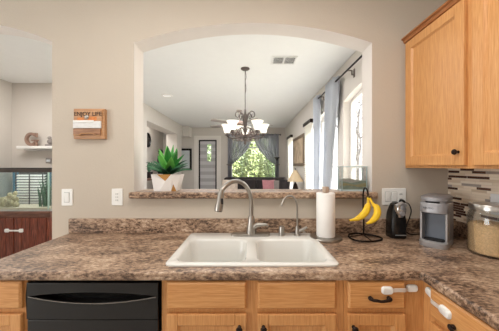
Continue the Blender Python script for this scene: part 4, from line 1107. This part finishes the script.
et = thing('end_table', 'dark wooden end table beneath the cone-shaded lamp', 'table', (1.02, 5.57, 0))
bm = B(); box(bm, .80, 1.235, 5.34, 5.80, .60, .64); obj('table_top', bm, M['darkwoodx'], et, bevel=.006)
for x in (.83, 1.185):
    for y in (5.37, 5.74): bm = B(); box(bm, x, x+.035, y, y+.035, 0, .60); obj('leg', bm, M['darkwood'], et)
lm = thing('table_lamp', 'table lamp with cream cone shade on the end table', 'lamp', (1.06, 5.55, .64))
bm = B(); lathe(bm, [(.001, .64), (.08, .64), (.085, .66), (.03, .70), (.05, .78), (.07, .86), (.045, .95), (.015, 1.0), (.012, 1.22), (.001, 1.22)], (1.06, 5.55, 0), 20); obj('base', bm, M['bronze'], lm, smooth=True)
bm = B(); lathe(bm, [(.180, 1.03), (.185, 1.03), (.035, 1.29), (.031, 1.29), (.180, 1.03)], (1.06, 5.55, 0), 28); obj('lamp_shade', bm, M['shade'], lm, smooth=True)
bm = B(); lathe(bm, [(.006, 1.22), (.006, 1.30), (.014, 1.315), (.001, 1.335)], (1.06, 5.55, 0), 12); obj('finial', bm, M['bronze'], lm, smooth=True)

# beyond the cased opening: console, fern, dark vase
cn = thing('console_table', 'dark console table in the hall beyond the succulent', 'table', (-2.75, 6.6, 0))
bm = B(); box(bm, -3.03, -2.63, 6.1, 7.7, 1.0, 1.05); obj('table_top', bm, M['darkwoodx'], cn, bevel=.005)
for y in (6.13, 7.62):
    for x in (-3.01, -2.69): bm = B(); box(bm, x, x+.04, y, y+.05, 0, 1.0); obj('leg', bm, M['darkwood'], cn)
fp = thing('potted_fern', 'grey-green leafy potted plant on the hall console', 'plant', (-2.82, 6.75, 1.05))
bm = B(); lathe(bm, [(.001, 1.05), (.07, 1.05), (.10, 1.22), (.09, 1.22), (.001, 1.20)], (-2.82, 6.75, 0), 20); obj('pot', bm, M['blackm'], fp, smooth=True)
bm = B()
for k in range(40): blade(bm, (-2.82, 6.75, 1.2), k*2.4, .1+.012*k, .30+.06*random.random(), .05, .35)
obj('foliage', bm, M['fern'], fp, smooth=True)
vz = thing('figurine', 'tall dark figurine standing on the hall console', 'figurine', (-2.74, 7.4, 1.05))
bm = B(); lathe(bm, [(.001, 1.05), (.09, 1.05), (.08, 1.2), (.095, 1.42), (.105, 1.55), (.08, 1.66), (.04, 1.70), (.04, 1.73), (.07, 1.77), (.075, 1.83), (.05, 1.88), (.001, 1.90)], (-2.74, 7.4, 0), 18); obj('figure_body', bm, M['blackm'], vz, smooth=True)

# ------------------------------------------------------------------ through the left doorway: aquarium
ax0, ax1, ay0, ay1 = -3.80, -2.815, 3.40, 3.86
area('aquarium_fill', (-3.3, 3.58, 1.335), (0, 0, 0), 0.9, .12, 4, (.93, .98, 1))  # light added under the lid to brighten the tank contents
stn = thing('aquarium_stand', 'dark reddish wooden cabinet stand under the aquarium', 'cabinet', (-3.3, 3.6, 0))
bm = B(); box(bm, ax0, ax1-.02, ay0+.01, ay1, .04, .70); obj('cabinet_body', bm, M['darkwood'], stn)
bm = B(); box(bm, ax0-.01, ax1, ay0-.012, ay1, .70, .745); box(bm, ax0, ax1-.01, ay0-.004, ay1, .655, .70); obj('top_moulding', bm, M['darkwoodx'], stn, bevel=.006)
for a, b in ((ax0+.01, -3.335), (-3.325, ax1-.06)):
    bm = B(); n = 4
    for k in range(n):
        x0 = a+(b-a)*k/n; box(bm, x0+.002, a+(b-a)*(k+1)/n-.002, ay0-.012, ay0+.009, .06, .65)
    dd = obj('door', bm, M['darkwood'], stn, bevel=.004)
bm = B(); box(bm, ax1-.055, ax1-.02, ay0-.006, ay0+.01, .05, .65); obj('corner_post', bm, M['darkwood'], stn, bevel=.003)
lk = thing('stand_lock', 'white strap lock joining the aquarium stand doors', 'lock', (-3.34, ay0-.012, .475))
for x in (-3.42, -3.22):
    bm = B(); pad(bm, (x, ay0-.012, .475), (1, 0, 0), (0, -1, 0), .055, .05, .018); obj('lock_pad', bm, M['white'], lk, smooth=True)
bm = B(); strap(bm, [(-3.42, ay0-.026, .475), (-3.35, ay0-.030, .477), (-3.29, ay0-.030, .477), (-3.22, ay0-.026, .475)], (0, -1, 0), .02, .005); obj('lock_strap', bm, M['white'], lk)
aq = thing('aquarium', 'large rectangular glass aquarium with black rims on dark stand', 'aquarium', (-3.3, 3.6, .745))
z0, z1 = .745, 1.345
bm = B(); prism(bm, [rectl(ax0, ax1, ay0, ay1), rectl(ax0+.008, ax1-.008, ay0+.008, ay1-.008)], z0+.02, z1-.05, axis='Z'); obj('glass_walls', bm, M['tankglass'], aq)
bm = B(); prism(bm, [rectl(ax0-.006, ax1+.006, ay0-.006, ay1), rectl(ax0+.03, ax1-.03, ay0+.03, ay1-.03)], z1-.05, z1, axis='Z'); obj('top_rim', bm, P('rim_brown', (62, 54, 48), .5), aq, bevel=.004)
bm = B(); box(bm, ax0, ax1, ay0, ay1, z0, z0+.02); obj('bottom_rim', bm, M['dirtgrey'], aq)
bm = B(); box(bm, ax0+.03, ax1-.03, ay0+.2, ay1-.01, z1, z1+.012); obj('hood_lid', bm, M['blackm'], aq)
bm = B(); box(bm, ax0+.009, ax1-.009, ay1-.02, ay1-.009, z0+.02, z1-.05); obj('blue_backdrop', bm, M['water'], aq)
bm = B(); box(bm, ax1-.05, ax1-.035, ay0+.003, ay0+.02, z0+.02, z1-.05); obj('filter_pipe', bm, P('pale_pipe', (190, 214, 200), .4), aq)
bm = B(); box(bm, ax0+.01, ax1-.01, ay0+.01, ay1-.02, z0+.021, z0+.045); obj('sand_bed', bm, M['sand'], aq)
for (x, y, r, hgt, lab) in ((-3.56, 3.50, .075, 1.5, 'pale coral rock at the left of the aquarium'), (-3.455, 3.50, .08, 2.3, 'tall pale coral rock beside the reflected blind slats'), (-3.68, 3.56, .08, 1.1, 'low pale coral rock in the aquarium corner')):
    bm = B()
    for k in range(9):
        a = k*2.4; h = k/9
        ball(bm, (x+.6*r*cos(a)*(1-h*.4), y+.4*r*sin(a), z0+.05+r*.35+h*r*hgt), r*(.55-.2*h), 8, 6, (1, .8, 1+.4*random.random()))
    tag(obj('coral_rock', bm, M['coral'], smooth=True), lab, 'rock', 'coral rocks in the aquarium')
sl = thing('blind_reflection', 'white slats standing in for a blind reflected in the aquarium glass', 'blind', (-3.42, 3.75, z0+.045))  # a window blind's reflection in the glass, built as solid slats
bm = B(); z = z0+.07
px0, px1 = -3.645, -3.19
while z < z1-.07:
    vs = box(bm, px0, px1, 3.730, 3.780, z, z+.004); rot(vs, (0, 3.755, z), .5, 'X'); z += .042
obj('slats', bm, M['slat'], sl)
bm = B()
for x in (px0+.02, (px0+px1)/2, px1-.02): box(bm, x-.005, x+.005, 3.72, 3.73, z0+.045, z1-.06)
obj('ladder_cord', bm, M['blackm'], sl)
bm = B(); box(bm, px0, px1, 3.79, 3.80, z0+.045, z1-.06); obj('dark_backing', bm, P('reflection_backing', (46, 54, 52), .6), sl)  # dark gaps of the reflected blind
wp = thing('water_plant', 'green water plants at the right end of the aquarium', 'plant', (-3.02, 3.6, z0+.045))
bm = B()
for k in range(40): blade(bm, (-3.02+random.uniform(-.05, .06), 3.6+random.uniform(-.1, .1), z0+.045), random.random()*6, random.random()*.12, .22+.28*random.random(), .022, .35)
obj('fronds', bm, M['weed'], wp, smooth=True)

# shelf over the aquarium with letter and bird
shz = 1.70
bm = B(); box(bm, -3.66, -3.0, DN-.16, DN, shz-.045, shz); box(bm, -3.64, -3.02, DN-.03, DN, shz-.07, shz-.045)
tag(obj('wall_shelf', bm, M['whitetrim'], bevel=.008), 'white floating shelf on the wall above the aquarium', 'shelf')
gx, gz, gy = -3.485, 1.812, DN-.08
bm = B(); n = 26
def gl(r0, r1, y0_, y1_):
    A = [radians(48+(322-48)*k/n) for k in range(n+1)]
    o_ = [(gx+r1*cos(a)*.92, gz+r1*sin(a)*1.0) for a in A]; i_ = [(gx+r0*cos(a)*.9, gz+r0*sin(a)) for a in A]
    prism(bm, [o_+i_[::-1]], y0_, y1_)
gl(.068, .108, gy-.02, gy+.02)
box(bm, gx+.01, gx+.10, gy-.02, gy+.02, gz-.028, gz-.006); box(bm, gx+.055, gx+.085, gy-.02, gy+.02, gz-.106, gz-.02); box(bm, gx+.062, gx+.085, gy-.02, gy+.02, gz+.035, gz+.10)
for v in bm.verts: v.co.z += .0
tag(obj('decor_letter', bm, M['letter']), 'brown decorative letter G standing on the floating shelf', 'letter')
fg = thing('bird_figurine', 'small grey bird figurine on shelf right of the letter', 'figurine', (-3.19, DN-.08, shz))
bm = B(); box(bm, -3.24, -3.12, DN-.12, DN-.04, shz, shz+.03); ball(bm, (-3.18, DN-.08, shz+.075), .045, 14, 10, (1.2, .8, 1)); ball(bm, (-3.20, DN-.08, shz+.135), .026); tube(bm, [(-3.215, DN-.08, shz+.135), (-3.25, DN-.08, shz+.13)], [.01, .002], 8); tube(bm, [(-3.15, DN-.08, shz+.085), (-3.10, DN-.08, shz+.12)], [.02, .008], 8)
obj('bird_body', bm, M['greyf'], fg, smooth=True)
th = thing('thermostat', 'small grey wall control below the floating shelf', 'thermostat', (-3.30, DN, 1.47))
bm = B(); box(bm, -3.315, -3.225, DN-.02, DN, 1.43, 1.515); obj('case', bm, M['greyf'], th, bevel=.006)
bm = B(); box(bm, -3.30, -3.24, DN-.0225, DN-.02, 1.455, 1.490); obj('display', bm, M['mirror'], th)

# ------------------------------------------------------------------ garden outside
def shrub(c, rx, ry, h, n, mat, label, seed):
    random.seed(seed)
    t = thing('garden_shrub', label, 'shrub', (c[0], c[1], -.08), group='shrubs beyond the far window')
    bm = B()
    for k in range(n):
        a = random.random()*2*pi; q = random.random()**.4; e = random.random()
        p = Vector((c[0]+rx*q*cos(a)*sin(pi*(.15+.8*e)), c[1]+ry*q*sin(a)*sin(pi*(.15+.8*e)), .05+h*e))
        s = .035+random.random()*.04
        d1 = Vector((random.uniform(-1, 1), random.uniform(-1, 1), random.uniform(-1, 1))).normalized(); d2 = d1.orthogonal().normalized()
        vs = [bm.verts.new(p+d1*s), bm.verts.new(p+d2*s*.45), bm.verts.new(p-d1*s), bm.verts.new(p-d2*s*.45)]
        bm.faces.new(vs)
    obj('foliage', bm, M[mat], t)
    bm = B()
    for k in range(4): tube(bm, [(c[0]+.05*k-.1, c[1], -.085), (c[0]+rx*.5*(k-1.5), c[1]+.1, h*.6)], [.03, .012], 6)
    obj('stem', bm, M['bark'], t)
for i, (x, y, h, m_, lb) in enumerate(((-1.75, 10.5, 2.9, 'bush2', 'deep green shrub seen through the patio door glass'), (-.80, 10.4, 2.8, 'bush', 'pale green shrub at the left of the far window'), (.15, 10.5, 2.7, 'bush', 'pale green shrub in the middle of the far window'), (1.10, 10.4, 2.8, 'bush2', 'deep green shrub at the right of the far window'), (-1.3, 11.6, 3.2, 'bush', 'tall pale shrub behind, between door and far window'), (-.32, 11.6, 3.0, 'bush2', 'taller deep green shrub behind the left half of the far window'), (.64, 11.6, 3.1, 'bush', 'taller pale shrub behind the middle of the far window'), (1.6, 11.6, 3.0, 'bush2', 'taller deep green shrub behind the right edge of the far window'))):
    shrub((x, y), .46, .46, h, 3400, m_, lb, 40+i)
bm = B(); box(bm, -8, 3.2, 12.2, 12.4, -.1, 2.0)
tag(obj('garden_wall', bm, P('garden_block', (120, 122, 98), .9, var=.1)), 'pale garden wall behind the shrubs', 'wall', kind='structure')
random.seed(5)
tt = thing('garden_tree', 'bare-branched tree outside the arched windows', 'tree', (4.6, 10.2, -.08))
bm = B()
def branch(p, d, L, r, dep):
    q = p+d*L
    tube(bm, [p, (p+q)/2+Vector((random.uniform(-.04, .04), random.uniform(-.04, .04), 0))*L, q], [r, r*.8, r*.6], 6)
    if dep:
        for k in range(3):
            nd = (d+Vector((random.uniform(-.8, .8), random.uniform(-.8, .8), random.uniform(-.1, .6)))).normalized()
            branch(q, nd, L*.68, r*.58, dep-1)
branch(Vector((4.6, 10.2, -.09)), Vector((0, 0, 1)), 1.7, .10, 5)
obj('trunk', bm, M['bark'], tt, smooth=True)
